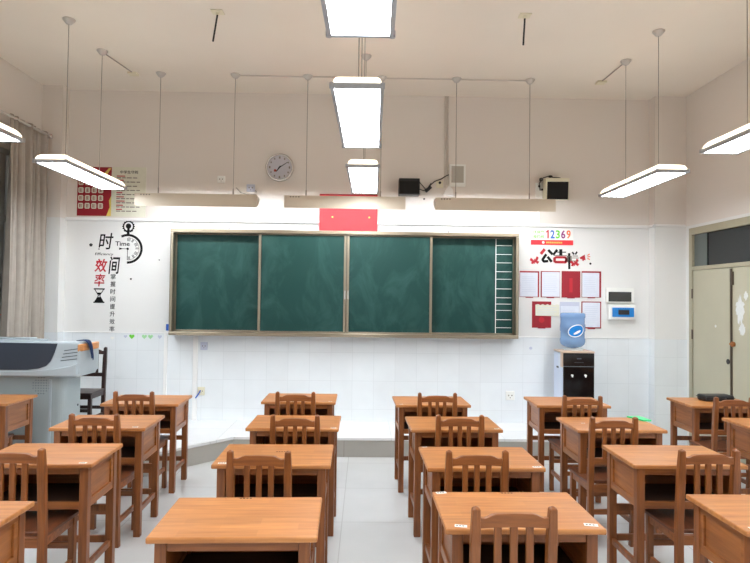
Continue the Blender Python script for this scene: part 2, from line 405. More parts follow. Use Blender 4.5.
# ------------------------------------------------------------------ school desk
def make_desk(label):
    t = thing('school_desk', label, 'desk', group='wooden pupil desks')
    W, D, H = .655, .468, .76
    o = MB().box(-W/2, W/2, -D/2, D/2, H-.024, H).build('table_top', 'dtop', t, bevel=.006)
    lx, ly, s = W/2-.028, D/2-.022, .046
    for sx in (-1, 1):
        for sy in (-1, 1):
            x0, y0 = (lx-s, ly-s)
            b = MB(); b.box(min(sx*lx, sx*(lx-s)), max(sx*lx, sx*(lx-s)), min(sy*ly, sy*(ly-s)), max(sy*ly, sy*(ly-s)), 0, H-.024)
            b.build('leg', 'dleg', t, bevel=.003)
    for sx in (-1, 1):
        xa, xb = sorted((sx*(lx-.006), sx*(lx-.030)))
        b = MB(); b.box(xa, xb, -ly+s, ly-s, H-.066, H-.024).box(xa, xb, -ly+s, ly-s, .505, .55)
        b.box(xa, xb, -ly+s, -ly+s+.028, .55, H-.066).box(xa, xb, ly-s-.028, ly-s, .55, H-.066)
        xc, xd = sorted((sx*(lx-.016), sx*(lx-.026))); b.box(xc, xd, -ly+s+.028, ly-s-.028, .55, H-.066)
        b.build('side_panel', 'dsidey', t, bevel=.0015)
        MB().box(*sorted((sx*(lx-.012), sx*(lx-.034))), -ly+s, ly-s, .155, .192).build('stretcher', 'dleg', t, bevel=.002)
    MB().box(-lx+s, lx-s, ly-.030, ly-.008, .505, H-.024).build('back_panel', 'dside', t, bevel=.0015)
    MB().box(-lx+s, lx-s, -ly+.008, -ly+.03, H-.064, H-.024).build('front_rail', 'dside', t, bevel=.002)
    b = MB().box(-lx+s, lx-s, -ly+.006, -ly+.028, .505, .545)
    b.build('front_rail', 'dside', t, bevel=.002)
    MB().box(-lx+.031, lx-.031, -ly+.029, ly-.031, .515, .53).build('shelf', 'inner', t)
    MB().box(-lx+s, lx-s, ly-.032, ly-.012, .36, .40).build('stretcher', 'dleg', t, bevel=.002)
    MB().box(-lx+s, lx-s, ly-.032, ly-.012, .17, .21).build('stretcher', 'dleg', t, bevel=.002)
    return t
def sticker(t, x, y, w=.05, d=.022, rz=0.0):
    b = MB().box(x-w/2, x+w/2, y-d/2, y+d/2, .7601, .7608, Matrix.Rotation(rz, 4, 'Z'))
    s = b.build('number_sticker', 'white', t); s['label'] = 'small white paper sticker'
    q = MB()
    for k in (-.3, -.05, .2): q.box(x+k*w-.005, x+k*w+.004, y-d*.22, y+d*.22, .7608, .7611, Matrix.Rotation(rz, 4, 'Z'), (x, y, 0))
    q.build('printed_mark', 'greyink', s)
def stamp(t, x, y):
    q = MB()
    for k in range(4): q.box(x-.028+k*.015, x-.018+k*.015, y-.005, y+.005, .7600, .7604)
    q.build('stamped_mark', 'inner', t)

desks = [
 ('A1', -1.79, 2.50, 0, 'wooden desk at the bottom left corner of the photo, cut off by the frame'),
 ('B1', -.506, 2.57, .032, 'nearest wooden desk left of the middle aisle, with no chair in view'),
 ('C1', .664, 2.67, .01, 'nearest wooden desk right of the middle aisle, white stickers in its corners'),
 ('D1', 1.885, 2.66, .0, 'wooden desk at the bottom right corner of the photo, cut off by the frame'),
 ('A2', -1.812, 3.545, .035, 'left column wooden desk, second from the camera, its open compartment behind a chair'),
 ('B2', -.508, 3.565, .016, 'wooden desk left of the middle aisle, second from the camera'),
 ('C2', .678, 3.54, .02, 'wooden desk right of the middle aisle, second from the camera'),
 ('D2', 1.86, 3.625, .0, 'wooden desk behind the right chair with a dark knot, second from the camera'),
 ('A3', -1.85, 4.44, .035, 'left column wooden desk in the third row, beside the grey lectern'),
 ('B3', -.50, 4.485, .0, 'wooden desk left of the middle aisle, third from the camera'),
 ('C3', .66, 4.49, .03, 'wooden desk right of the middle aisle, third from the camera'),
 ('D3', 1.854, 4.52, .02, 'third row wooden desk with a green sheet at its far right corner'),
 ('A4', -1.905, 5.37, .03, 'left column wooden desk farthest from the camera, in front of the platform'),
 ('B4', -.575, 5.54, .01, 'farthest wooden desk left of the middle aisle, by the platform step'),
 ('C4', .603, 5.45, .03, 'farthest wooden desk right of the middle aisle, by the platform step'),
 ('D4', 1.85, 5.49, -.01, 'farthest wooden desk of its column, standing before the water dispenser'),
 ('E3', 3.195, 4.55, .0, 'wooden desk cut by the right edge, just nearer than the desk with the black case'),
 ('E4', 3.245, 5.53, .0, 'wooden desk beside the door with a black case lying on top'),
 ('Z4', -3.305, 5.33, .0, 'wooden desk at the left edge of the photo in front of the grey lectern'),
]
deskobj = {}
first = None
for k, x, y, r, lab in desks:
    if first is None: first = make_desk(lab); first.location = (x, y, 0); o = first
    else: o = dup(first, (x, y, 0), r, lab)
    deskobj[k] = o
for k, l in {'A1': [], 'B1': [], 'C1': [(-.285, .215, .05), (-.262, -.20, .05), (.28, -.185, .055)], 'C2': [(.285, -.212, .05), (-.29, .22, .03)],
             'B2': [(-.27, -.2, .05)], 'B3': [(.29, -.21, .04)], 'C3': [(.29, -.2, .035)], 'A2': [(.27, -.21, .04)], 'A3': [(.25, -.2, .04)],
             'D1': [(-.27, -.2, .05)], 'D3': [(-.2, .0, .03)], 'D2': [(.28, -.19, .04)], 'B4': [(.28, -.2, .03)], 'C4': [(-.28, -.2, .03)]}.items():
    for x, y, w in l: sticker(deskobj[k], x, y, w, w*.5, random.uniform(-.25, .25))
stamp(deskobj['B1'], -.02, .215); stamp(deskobj['C1'], .03, .215); stamp(deskobj['C1'], .005, -.05); stamp(deskobj['B2'], .02, .05)

# ------------------------------------------------------------------ school chair (back towards -Y, sitter faces +Y)
def make_chair(label, post='cwood', rail='cwoodx', seat='cseat', group='wooden pupil chairs'):
    t = thing('school_chair', label, 'chair', group=group)
    W, Hh = .335, .887
    px = W/2-.019
    for sx in (-1, 1):
        b = MB(); n = 8; s = .019; prev = None; rings = []
        for i in range(n+1):
            z = Hh*i/n; y = -0.0 - (max(0, z-.45)/.43)**1.3*.03 + (.015 if z < .2 else 0)*(1-z/.2)
            k = s if i < n else s*.8
            rings.append([b.bm.verts.new((sx*px+dx*k, y+dy*k, z)) for dx, dy in ((-1, -1), (1, -1), (1, 1), (-1, 1))])
        for a, c in zip(rings, rings[1:]):
            for q in range(4): b.bm.faces.new((a[q], a[(q+1) % 4], c[(q+1) % 4], c[q]))
        b.bm.faces.new(rings[0][::-1])
        top = b.bm.verts.new((sx*px, rings[-1][0].co.y+s*.8, Hh+.010))
        for q in range(4): b.bm.faces.new((rings[-1][q], rings[-1][(q+1) % 4], top))
        b.build('leg', post, t, bevel=.004)
    xi = px-.017
    # crest: dips next to the posts, raised middle, gently arched lower edge
    up = [(-1, .852), (-.88, .850), (-.80, .853), (-.66, .862), (-.55, .866), (0, .868), (.55, .866), (.66, .862), (.80, .853), (.88, .850), (1, .852)]
    lo = [(1, .812), (.6, .815), (0, .816), (-.6, .815), (-1, .812)]
    MB().prism([(a*xi, z) for a, z in up+lo], -.040, -.016).build('crest_rail', rail, t, bevel=.003)
    for x in (-.062, 0, .062):
        MB().prism([(x-.014, .60), (x+.014, .60), (x+.0145, .82), (x-.0145, .82)], -.030, -.014).build('slat', post, t, bevel=.002)
    MB().box(-xi, xi, -.026, -.004, .572, .612).build('lower_rail', rail, t, bevel=.002)
    b = MB().prism([(-.165, -.015), (-.148, -.015), (-.148, .02), (.148, .02), (.148, -.015), (.165, -.015), (.175, .345), (.16, .362), (-.16, .362), (-.175, .345)], .425, .445, 'XY')
    b.build('seat', seat, t, bevel=.004)
    b = MB().box(-px, px, -.012, .012, .375, .425); b.box(-px+.0, px, .318, .334, .375, .425)
    for sx in (-1, 1): b.box(*sorted((sx*(px-.012), sx*(px+.010))), .0, .32, .375, .425)
    b.build('seat_frame', rail, t, bevel=.002)
    for sx in (-1, 1):
        MB().box(*sorted((sx*(px-.018), sx*(px+.018))), .305, .341, 0, .424).build('leg', post, t, bevel=.003)
        MB().box(*sorted((sx*(px-.01), sx*(px+.01))), .01, .31, .15, .185).build('stretcher', rail, t, bevel=.002)
    MB().box(-px, px, .312, .332, .24, .275).build('stretcher', rail, t, bevel=.002)
    MB().box(-px, px, .0, .018, .22, .255).build('stretcher', rail, t, bevel=.002)
    return t
chairs = [
 ('C1', .584, 2.345, .02, 'nearest wooden chair, its back overlapping the desk right of the middle aisle'),
 ('A2', -1.797, 3.16, .0, 'wooden chair at the left edge of the photo, white glare on its top rail'),
 ('B2', -.533, 3.15, -.02, 'wooden slatted chair left of the middle aisle, at the second desk from the camera'),
 ('C2', .60, 3.19, .01, 'wooden slatted chair right of the middle aisle, at the second desk from the camera'),
 ('D2', 1.862, 3.25, .02, 'wooden chair in the right column nearest the camera, dark knot on its left post'),
 ('A3', -1.782, 4.06, .0, 'wooden chair at the third row desk beside the lectern'),
 ('B3', -.458, 4.09, .02, 'wooden slatted chair left of the middle aisle, at the third desk from the camera'),
 ('C3', .661, 4.14, .01, 'wooden slatted chair right of the middle aisle, at the third desk from the camera'),
 ('D3', 1.71, 4.12, .02, 'wooden chair at the desk with the green sheet, set left of its middle'),
 ('A4', -1.882, 5.0, .0, 'wooden chair farthest back in the left column'),
 ('B4', -.567, 5.06, .01, 'wooden chair farthest back, left of the middle aisle'),
 ('C4', .62, 5.08, .0, 'wooden chair farthest back, right of the middle aisle'),
 ('D4', 1.82, 5.01, -.01, 'wooden chair at the desk before the water dispenser'),
 ('E4', 3.09, 5.01, .0, 'wooden chair at the desk with the black case'),
 ('Z4', -3.25, 5.03, .0, 'wooden chair tucked under the desk at the left edge of the photo'),
]
c0 = None
chairobj = {}
for k, x, y, r, lab in chairs:
    if c0 is None: c0 = make_chair(lab); c0.location = (x, y, 0); c0.rotation_euler = (0, 0, r); o = c0
    else: o = dup(c0, (x, y, 0), r, lab)
    chairobj[k] = o
kn = MB().sphere((-.150, -.0205, .70), .011, (1, .25, .8)).build('wood_knot', 'inner', chairobj['D2'], smooth=True); kn['label'] = 'dark round knot'
g = make_chair('dark brown wooden chair on the platform behind the grey lectern', 'darkwood', 'darkwoodx', 'darkwood', group=None)
if 'group' in g: del g['group']
g.location = (-3.01, 6.68, PZ+.001); g.rotation_euler = (0, 0, PI)

# items on desks
b = MB().box(-.14, .14, -.075, .075, 0, .05)
cs = thing('carrying_case', 'black soft case lying on the desk beside the door', 'case', (3.30, 5.60, .7605), .05)
MB().box(-.14, .14, -.075, .075, 0, .055).build('case_body', 'black', cs, bevel=.016)
MB().box(-.142, .142, -.077, .077, .030, .034).build('zip', 'blacks', cs)
MB().tube([(-.05, -.074, .03), (-.045, -.095, .03), (.045, -.095, .03), (.05, -.074, .03)], .005).build('handle', 'black', cs, smooth=True)
tag(MB().prism([(2.15, 4.60), (2.215, 4.60), (2.195, 4.752), (2.09, 4.752)], .7605, .772, 'XY').build('plastic_sheet', 'mint', bevel=.001), 'bright green plastic sheet lying at the far corner of a wooden desk', 'sheet')

# ------------------------------------------------------------------ ceiling lamps
LZ, LW, LL = 2.79, .284, 1.28
def make_lamp(label):
    t = thing('pendant_lamp', label, 'ceiling lamp', group='pendant panel lamps')
    hw, hl = LW/2, LL/2
    b = MB(); b.box(-hw, -hw+.020, -hl, hl, 0, .028).box(hw-.020, hw, -hl, hl, 0, .028)
    b.box(-hw+.020, hw-.020, -hl, -hl+.020, 0, .028).box(-hw+.020, hw-.020, hl-.020, hl, 0, .028)
    for sx in (-1, 1):
        for sy in (-1, 1): b.cyl((sx*(hw-.008), sy*(hl-.008), -.001), (sx*(hw-.008), sy*(hl-.008), .030), .014, seg=12)
    b.build('lamp_frame', 'lampframe', t, bevel=.002)
    MB().box(-hw+.020, hw-.020, -hl+.020, hl-.020, .004, .012).build('diffuser', 'diff', t)
    # domed translucent cover above
    b = MB(); rings = []
    for i in range(7):
        a = PI/2*i/6; ox = .052*(1-math.cos(a)); oy = .085*(1-math.cos(a)); z = .026+.060*math.sin(a)
        rings.append([b.bm.verts.new(p) for p in ((-hw+.012+ox, -hl+.012+oy, z), (hw-.012-ox, -hl+.012+oy, z), (hw-.012-ox, hl-.012-oy, z), (-hw+.012+ox, hl-.012-oy, z))])
    for a, c in zip(rings, rings[1:]):
        for q in range(4): b.bm.faces.new((a[q], a[(q+1) % 4], c[(q+1) % 4], c[q]))
    b.bm.faces.new(rings[-1]); b.bm.faces.new(rings[0][::-1]); b.build('lamp_cover', 'cover', t)
    for y in (-.38, .30):
        w = MB().cyl((0, y, .08), (0, y, ZC-LZ-.02), .0034, seg=8)
        w.cyl((-.0, y, .08), (0, y, .12), .010, seg=8); w = w.build('hanging_wire', 'wire', t)
        MB().lathe([(.02, -.045), (.03, -.036), (.052, -.010), (.055, 0)], (0, y, ZC-LZ), 20).build('ceiling_rose', 'disc', w, smooth=True)
    return t
cols = {'left': -2.67, 'middle': -.04, 'right': 2.63}
rows = [5.715, 3.775, 1.885, -.02]
lampname = {('left', 0): 'white panel lamp hanging at the left in front of the red poster',
 ('middle', 0): 'smallest of the three panel lamps hanging in the middle, lowest in the photo',
 ('right', 0): 'white panel lamp hanging at the right, seen whole in front of the right pier',
 ('left', 1): 'panel lamp cut by the left edge of the photo, beside the curtain',
 ('middle', 1): 'second panel lamp of the middle row, complete, between the smallest and the largest',
 ('right', 1): 'panel lamp cut by the right edge of the photo, above the door',
 ('left', 2): 'panel lamp high at the left, outside the photo', ('middle', 2): 'largest panel lamp, cut by the top edge of the photo',
 ('right', 2): 'panel lamp high at the right, outside the photo',
 ('left', 3): 'panel lamp at the left above the back of the room', ('middle', 3): 'panel lamp in the middle above the camera',
 ('right', 3): 'panel lamp at the right above the back of the room'}
l0 = None
for i, y in enumerate(rows):
    for cn, x in cols.items():
        lab = lampname[(cn, i)]
        rz_ = -.015 if cn == 'middle' else .0
        x += {('middle', 0): .018, ('middle', 1): -.006, ('middle', 2): -.002, ('left', 1): .02}.get((cn, i), 0)
        if l0 is None: l0 = make_lamp(lab); l0.location = (x, y, LZ)
        else: dup(l0, (x, y, LZ), rz_, lab)

# blackboard lamps
def make_board_lamp(label):
    t = thing('blackboard_lamp', label, 'blackboard lamp', group='long hanging lamps over the blackboard')
    prof = [(0, 0), (0.004, 0), (0.004, .134), (.165, .112), (.165, .116), (0, .138)]     # (y, z): front plate and top plate
    b = MB(); b.prism(prof, -.66, .66, 'YZ')
    for sx in (-1, 1): b.prism([(.0, 0), (.0, .138), (.165, .116), (.15, .08)], sx*.66-.003, sx*.66+.003, 'YZ')
    b.build('lamp_housing', 'housing', t)
    MB().cyl((-.62, .075, .090), (.62, .075, .090), .013, seg=12).build('lamp_tube', 'tube', t)
    for x in (-.43, .39):
        w = MB().cyl((x, .07, .14), (x, .07, ZC-2.650-.015), .004, seg=8).cyl((x, .07, .14), (x, .07, .21), .008, seg=8)
        w = w.build('hanging_wire', 'wire', t)
        MB().lathe([(.02, -.045), (.03, -.036), (.052, -.010), (.055, 0)], (x, .07, ZC-2.650), 20).build('ceiling_rose', 'disc', w, smooth=True)
    q = MB()
    for k in range(4): q.box(-.60+k*.03, -.585+k*.03, -.0012, 0, .115, .128)
    q.build('maker_mark', 'greyink', t)
    return t
b0 = make_board_lamp('long beige blackboard lamp hanging at the left, between the poster and the clock')
b0.location = (-1.852, 6.53, 2.650)
dup(b0, (-.232, 6.53, 2.650), 0, 'long beige blackboard lamp hanging in the middle before the red sheet')
dup(b0, (1.42, 6.53, 2.650), 0, 'long beige blackboard lamp hanging at the right under the white speaker')

# ceiling junction boxes and fan hooks
for x, xd, lab in ((-2.59, -2.67, 'small ceiling junction box left of the blackboard lamps, cable running to a lamp wire'),
                   (2.61, 2.63, 'small ceiling junction box right of the blackboard lamps, cable running to a lamp wire')):
    t = thing('ceiling_junction_box', lab, 'junction box', (x, 6.61, ZC), group='ceiling junction boxes')
    MB().box(-.05, .05, -.045, .045, -.022, 0).build('box_body', 'cream', t, bevel=.003)
    MB().tube([(0, -.045, -.006), (xd-x, 6.08-6.61, -.006)], .006).build('cable', 'wire', t)
for x, y, dx, lab in ((-1.30, 5.13, -.035, 'dark rod hanging from a square plate on the ceiling, left of the middle lamps'),
                      (1.345, 5.08, -.012, 'dark rod hanging from a square plate on the ceiling, right of the middle lamps')):
    t = thing('ceiling_hook', lab, 'hook', (x, y, ZC), group='ceiling rods')
    MB().box(-.05, .05, -.045, .045, -.008, 0).cyl((0, 0, -.03), (0, 0, -.005), .014, seg=10).build('plate', 'cream', t)
    MB().cyl((0, 0, -.02), (dx, 0, -.26), .008, seg=8).build('rod', 'black', t)

# ------------------------------------------------------------------ blackboard
bb = thing('sliding_blackboard', 'long green sliding chalkboard with four panels and an aluminium frame', 'blackboard', (0, 0, 0))
BX0, BX1, BZ0, BZ1 = -2.265, 1.800, 1.222, 2.456
BYF, BYW = 6.98, YF-.013
fr = MB().box(BX0, BX1, BYF, BYW, BZ1-.045, BZ1).box(BX0, BX1, BYF, BYW, BZ0, BZ0+.04).box(BX0, BX0+.038, BYF, BYW, BZ0+.04, BZ1-.045).box(BX1-.038, BX1, BYF, BYW, BZ0+.04, BZ1-.045)
fr.build('outer_frame', 'alu', bb, bevel=.008)
MB().box(BX0+.038, BX1-.038, BYW-.02, BYW-.005, BZ0+.04, BZ1-.045).build('backing_board', 'alu_dark', bb)
def panel(x0, x1, y, ew, label=None, em='alu'):
    p = MB().box(x0+.012, x1-.012, y, y+.014, BZ0+.045, BZ1-.05).build('chalk_panel', 'board', bb)
    if label: p['label'] = label
    f = MB().box(x0, x0+ew, y-.012, y+.022, BZ0+.042, BZ1-.047).box(x1-ew, x1, y-.012, y+.022, BZ0+.042, BZ1-.047)
    f.box(x0+ew, x1-ew, y-.008, y+.02, BZ0+.042, BZ0+.058).box(x0+ew, x1-ew, y-.008, y+.02, BZ1-.056, BZ1-.047)
    f.build('panel_edge', em, p, bevel=.002)
    return p
panel(BX0+.034, -1.20, 7.10, .012)
panel(-1.245, -.222, 7.02, .028)
panel(-.215, .785, 7.02, .028)
rp = panel(.74, BX1-.034, 7.10, .012, 'chalk panel with a ruled white column')
for hx in (-.240, -.203): MB().box(hx, hx+.012, 7.000, 7.009, 1.66, 1.76).build('pull_handle', 'silver', bb)
q = MB().box(1.548, 1.556, 7.0995, 7.1005, 1.275, 2.405)
for k, pz in enumerate([2.32, 2.215, 2.115, 2.01, 1.92, 1.805, 1.70, 1.625, 1.55, 1.44, 1.345]):
    q.box(1.556, 1.74, 7.0995, 7.1005, pz-.003, pz+.003)
q.build('ruled_lines', 'white', rp)
MB().box(BX0+.1, BX1-.1, BYF-.012, BYF, BZ0-.002, BZ0+.008).build('chalk_ledge', 'alu', bb, bevel=.002)

# ------------------------------------------------------------------ things on the front wall
WY = YF - .0005
def wallbox(name, m, x0, x1, z0, z1, d, y=None, parent=None, bevel=.003, mm=None):
    y = WY if y is None else y
    return MB().box(x0, x1, y-d, y, z0, z1).build(name, m, parent, bevel=bevel)
# clock
ck = thing('wall_clock', 'round silver rimmed wall clock with a pale lilac face', 'clock', (-1.041, WY, 3.228))
b = MB(); b.lathe([(.168, 0), (.168, .03), (.160, .042), (.146, .042), (.143, .030), (.0, .030)], (0, 0, 0), 48)
bmesh.ops.transform(b.bm, matrix=Matrix.Rotation(PI/2, 4, 'X'), verts=b.bm.verts); b.build('rim', 'silver', ck, smooth=False, bevel=.002)
MB().cyl((0, -.032, 0), (0, -.028, 0), .144, seg=48).build('clock_face', 'face', ck)
q = MB()
for h in range(12):
    a = PI/2 - h*PI/6; r = .118
    s = .010 if h % 3 else .013
    q.box(r*math.cos(a)-s*.7, r*math.cos(a)+s*.7, -.034, -.032, r*math.sin(a)-s, r*math.sin(a)+s)
for h in range(60):
    a = h*PI/30; q.box(.136*math.cos(a)-.0015, .136*math.cos(a)+.0015, -.0335, -.032, .136*math.sin(a)-.0015, .136*math.sin(a)+.0015)
q.build('hour_mark', 'greyink', ck)
def hand(name, ang, l, w, y, m='ink', tail=.02):
    a = math.radians(90-ang); d = Vector((math.cos(a), math.sin(a))); n = Vector((-d.y, d.x))*w
    p = [(-d*tail+n), (d*l+n*.5), (d*l-n*.5), (-d*tail-n)]
    return MB().prism([(v.x, v.y) for v in p], y-.002, y).build(name, m, ck)
hand('minute_hand', 57, .112, .006, -.036); hand('hour_hand', 217, .065, .009, -.038)
o = MB().cyl((-.052, -.042, -.040), (-.052, -.040, -.040), .016, seg=16).build('second_hand_tip', 'rust', ck)
# poster
ps = thing('poster', 'rules poster, red left half with white rounded cells and pale right half of text', 'poster', (0, 0, 0))
MB().box(-3.452, -2.636, WY-.006, WY, 2.612, 3.206).build('poster_sheet', 'cpaper', ps)
rh = MB().box(-3.448, -3.045, WY-.0075, WY-.006, 2.616, 3.202).build('red_half', 'darkred', ps)
q = MB()
for r in range(4):
    for c in range(4):
        x, z = -3.405+c*.078, 2.735+r*.094
        q.prism([(x-.03, z-.022), (x-.022, z-.034), (x+.022, z-.034), (x+.03, z-.022), (x+.03, z+.022), (x+.022, z+.034), (x-.022, z+.034), (x-.03, z+.022)], WY-.0085, WY-.0075)
q.build('character_cell', 'cpaper', rh)
q = MB()
for r in range(4):
    for c in range(4):
        x, z = -3.405+c*.078, 2.735+r*.094
        for k in range(3): q.box(x-.018, x+.018, WY-.009, WY-.0085, z-.018+k*.014, z-.012+k*.014)
        q.box(x-.014+.008*(c % 2), x-.008+.008*(c % 2), WY-.009, WY-.0085, z-.02, z+.022)
q.build('cell_stroke', 'darkred', rh)
MB().prism([(-3.10, 2.616), (-3.045, 2.616), (-3.045, 2.86), (-3.07, 2.80), (-3.06, 2.72)], WY-.0082, WY-.0075).prism([(-3.16, 3.06), (-3.11, 3.10), (-3.05, 3.19), (-3.08, 3.19), (-3.15, 3.11)], WY-.0082, WY-.0075).build('gold_swirl', 'yellow', rh)
text('poster_heading', '中学生守则', 'ink', (-2.945, 3.128, -2.735, 3.166), WY-.006, ps, bold=.01)
q = MB()
for k in range(9):
    q2 = MB()
    z = 3.092-k*.050
    q.box(-2.985, -2.985+(.10, .085, .08, .09, .07, .09, .1, .08, .07)[k], WY-.007, WY-.006, z, z+.012)
    x = -2.985
    for wd in ((.05, .06, .04, .07, .05) if k % 2 else (.06, .05, .07, .06)):
        q2.box(x, x+wd*.85, WY-.007, WY-.006, z-.020, z-.009); x += wd+.004
    q2.build('text_line', 'greyink', ps)
q.build('red_text_line', 'redv', ps)
# red sheet
rs = thing('red_sheet', 'large blank bright red sheet on the wall above the blackboard', 'paper sheet')
MB().box(-.556, .137, WY-.041, WY-.038, 2.462, 2.912).build('sheet', 'red', rs)
MB().box(-.556, .137, WY-.043, WY, 2.900, 2.915).build('top_strip', 'darkred', rs)
for x in (-.40, .04): MB().cyl((x, WY-.045, 2.64), (x, WY-.040, 2.64), .011, seg=12).build('pin', 'yellow', rs)
# hotline sign
hs = thing('hotline_sign', 'white sign with coloured digits 12369 over a red strip', 'sign')
MB().box(1.995, 2.508, WY-.004, WY, 2.345, 2.545).build('sign_board', 'white', hs)
rb_ = MB().box(1.995, 2.508, WY-.0055, WY-.004, 2.345, 2.404).build('red_strip', 'red', hs)
MB().cyl((2.145, WY-.0065, 2.374), (2.145, WY-.0055, 2.374), .016, seg=16).build('white_dot', 'white', rb_)
q = MB()
for k in range(9): q.box(2.18+k*.022, 2.198+k*.022, WY-.0065, WY-.0055, 2.364, 2.384)
q.build('strip_mark', 'yellow', rb_)
dx = 2.178
for ch, mm in zip('12369', ('redv', 'blue', 'green', 'purple', 'orange')):
    w_ = .040 if ch == '1' else .052
    if ch == '1': MB().prism([(dx+.016, 2.424), (dx+.034, 2.424), (dx+.034, 2.525), (dx+.020, 2.525), (dx, 2.508), (dx, 2.490), (dx+.016, 2.500)], WY-.0055, WY-.004).build('digit', mm, hs)
    else: text('digit', ch, mm, (dx, 2.424, dx+w_, 2.525), WY-.004, hs, bold=.03)
    dx += w_+.013
text('slogan_line', '环保举', 'green', (2.022, 2.480, 2.155, 2.520), WY-.004, hs, bold=.015); text('slogan_line', '报热线', 'green', (2.022, 2.424, 2.155, 2.464), WY-.004, hs, bold=.015)
# notice board lettering: strokes on the wall, u,v measured on a 0..1 sheet 0.75 m wide
nb = thing('wall_lettering', 'large black and red characters 公告栏 stuck above the notices', 'wall decal')
def wp(u, v): return (2.115+u*.00132, 2.292-v*.00132)          # strokes drawn on a millimetre-like grid
def stroke(pts, w, m, name='brush_stroke'):
    b = MB()
    for (a, c) in zip(pts, pts[1:]):
        a, c = Vector(wp(*a)), Vector(wp(*c)); d = (c-a).normalized(); n = Vector((-d.y, d.x))*w*.6
        a = a-d*w*.2; c = c+d*w*.2
        b.prism([tuple(a+n), tuple(c+n), tuple(c-n), tuple(a-n)], WY-.0025, WY-.0005)
    return b.build(name, m, nb)
stroke([(35, 2), (4, 40)], .03, 'redv')                # gong: left top
stroke([(72, 8), (108, 44)], .026, 'ink')
stroke([(50, 48), (18, 95), (30, 112), (66, 108)], .026, 'ink')
stroke([(66, 70), (100, 112)], .026, 'ink')
stroke([(150, 4), (118, 48)], .024, 'ink'); stroke([(185, 2), (185, 55)], .030, 'ink')   # gao
stroke([(140, 24), (232, 24)], .010, 'ink'); stroke([(120, 56), (240, 56)], .008, 'greyink')
stroke([(128, 82), (142, 72), (228, 72), (236, 88)], .022, 'redv'); stroke([(128, 78), (128, 108), (140, 116), (228, 116), (238, 100), (236, 82)], .026, 'redv')
stroke([(262, 36), (264, 176)], .022, 'ink'); stroke([(240, 60), (285, 60)], .008, 'greyink'); stroke([(250, 66), (246, 110)], .02, 'greyink'); stroke([(276, 66), (278, 100)], .02, 'greyink')  # lan
stroke([(292, 24), (306, 42)], .016, 'ink'); stroke([(334, 20), (320, 42)], .016, 'ink')
stroke([(295, 58), (342, 58)], .010, 'greyink'); stroke([(290, 76), (350, 76)], .008, 'greyink'); stroke([(285, 104), (350, 104)], .008, 'greyink')
# megaphone decal
mg = thing('megaphone_decal', 'red megaphone decal with pink rays above the notices', 'wall decal')
def wpoly(pts, m, name, par): return MB().prism([wp(*p) for p in pts], WY-.0025, WY-.0005).build(name, m, par)
wpoly([(358, 72), (405, 44), (414, 96), (366, 84)], 'redv', 'cone', mg); wpoly([(384, 84), (398, 90), (396, 104), (384, 100)], 'redv', 'grip', mg)
for a in (35, 5, -28):
    c_, s_ = math.cos(math.radians(a)), math.sin(math.radians(a)); p0 = Vector((425+6*c_, 66-24*s_)); p1 = p0+Vector((26*c_, -26*s_)); n = Vector((s_, c_))*4
    wpoly([tuple(p0+n), tuple(p1+n), tuple(p1-n), tuple(p0-n)], 'orange', 'ray', mg)
def butterfly(u, v, s, lab):
    t = thing('butterfly_decal', lab, 'wall decal', group='red butterfly decals')
    for sx, pts in ((-1, [(0, 0), (-34, -30), (-44, -6), (-24, 8), (-34, 22), (-12, 30), (0, 8)]), (1, [(0, 0), (20, -44), (38, -30), (26, -2), (44, 6), (30, 28), (0, 8)])):
        wpoly([(u+a*s, v+b_*s) for a, b_ in pts], 'redv', 'wing', t)
    wpoly([(u-4*s, v-20*s), (u+4*s, v-20*s), (u+5*s, v+26*s), (u-3*s, v+26*s)], 'redv', 'butterfly_body', t)
butterfly(-56, 108, 1.0, 'red butterfly decal left of the large characters'); butterfly(312, 124, 1.0, 'red butterfly decal under the red megaphone')
tag(MB().cyl((2.62+.10, WY-.003, 2.125), (2.62+.10, WY-.0005, 2.125), .014, seg=6).build('dot_decal', 'ink'), 'tiny black dot decal right of the lower red butterfly', 'wall decal')

# framed notices
def notice(x0, x1, z0, z1, lab, card='darkred', paper='paper', inset=(.012, .012, .012, .012), edge='darkred', cover=None):
    t = thing('notice', lab, 'notice', group='notices on the wall by the blackboard')
    MB().box(x0, x1, WY-.004, WY, z0, z1).build('backing_card', edge, t, bevel=.001)
    if paper:
        l, r, tp, bt = inset
        p = MB().box(x0+l, x1-r, WY-.0055, WY-.004, z0+bt, z1-tp).build('paper', paper, t)
        q = MB(); n = 9; hx0, hx1 = x0+l+.025, x1-r-.025; zt = z1-tp-.05
        for k in range(n):
            z = zt-k*(zt-(z0+bt)-.04)/n; q.box(hx0, hx1-random.random()*.03, WY-.006, WY-.0055, z-.004, z+.003)
        q.build('print_lines', 'faint', p)
    MB().box((x0+x1)/2-.045, (x0+x1)/2+.045, WY-.008, WY, z0-.008, z0+.004).build('clip', edge if edge != 'lilac' else 'darkred', t)
    return t
notice(1.862, 2.099, 1.712, 2.026, 'printed notice with a red top edge, upper row next to the blackboard', inset=(.004, .018, .018, .006))
notice(2.117, 2.352, 1.712, 2.028, 'printed notice second in the upper row, red line down its left side', inset=(.014, .004, .010, .008))
n3 = notice(2.37, 2.598, 1.712, 2.032, 'plain dark red folder between the notices of the upper row', paper=None)
MB().box(2.465, 2.503, WY-.006, WY-.004, 1.775, 1.945).build('folder_slot', 'redv', n3, bevel=.001)
notice(2.613, 2.851, 1.716, 2.034, 'printed notice last in the upper row, red top and right edges', inset=(.006, .024, .020, .006))
n5 = notice(2.014, 2.246, 1.345, 1.662, 'dark red folder in the lower row, a cream sheet pinned over it', paper=None)
MB().cyl((2.13, WY-.0055, 1.44), (2.13, WY-.004, 1.44), .035, seg=20).build('emblem', 'redv', n5)
t = thing('pinned_note', 'cream paper note with a jagged top pinned across the red folder', 'note')
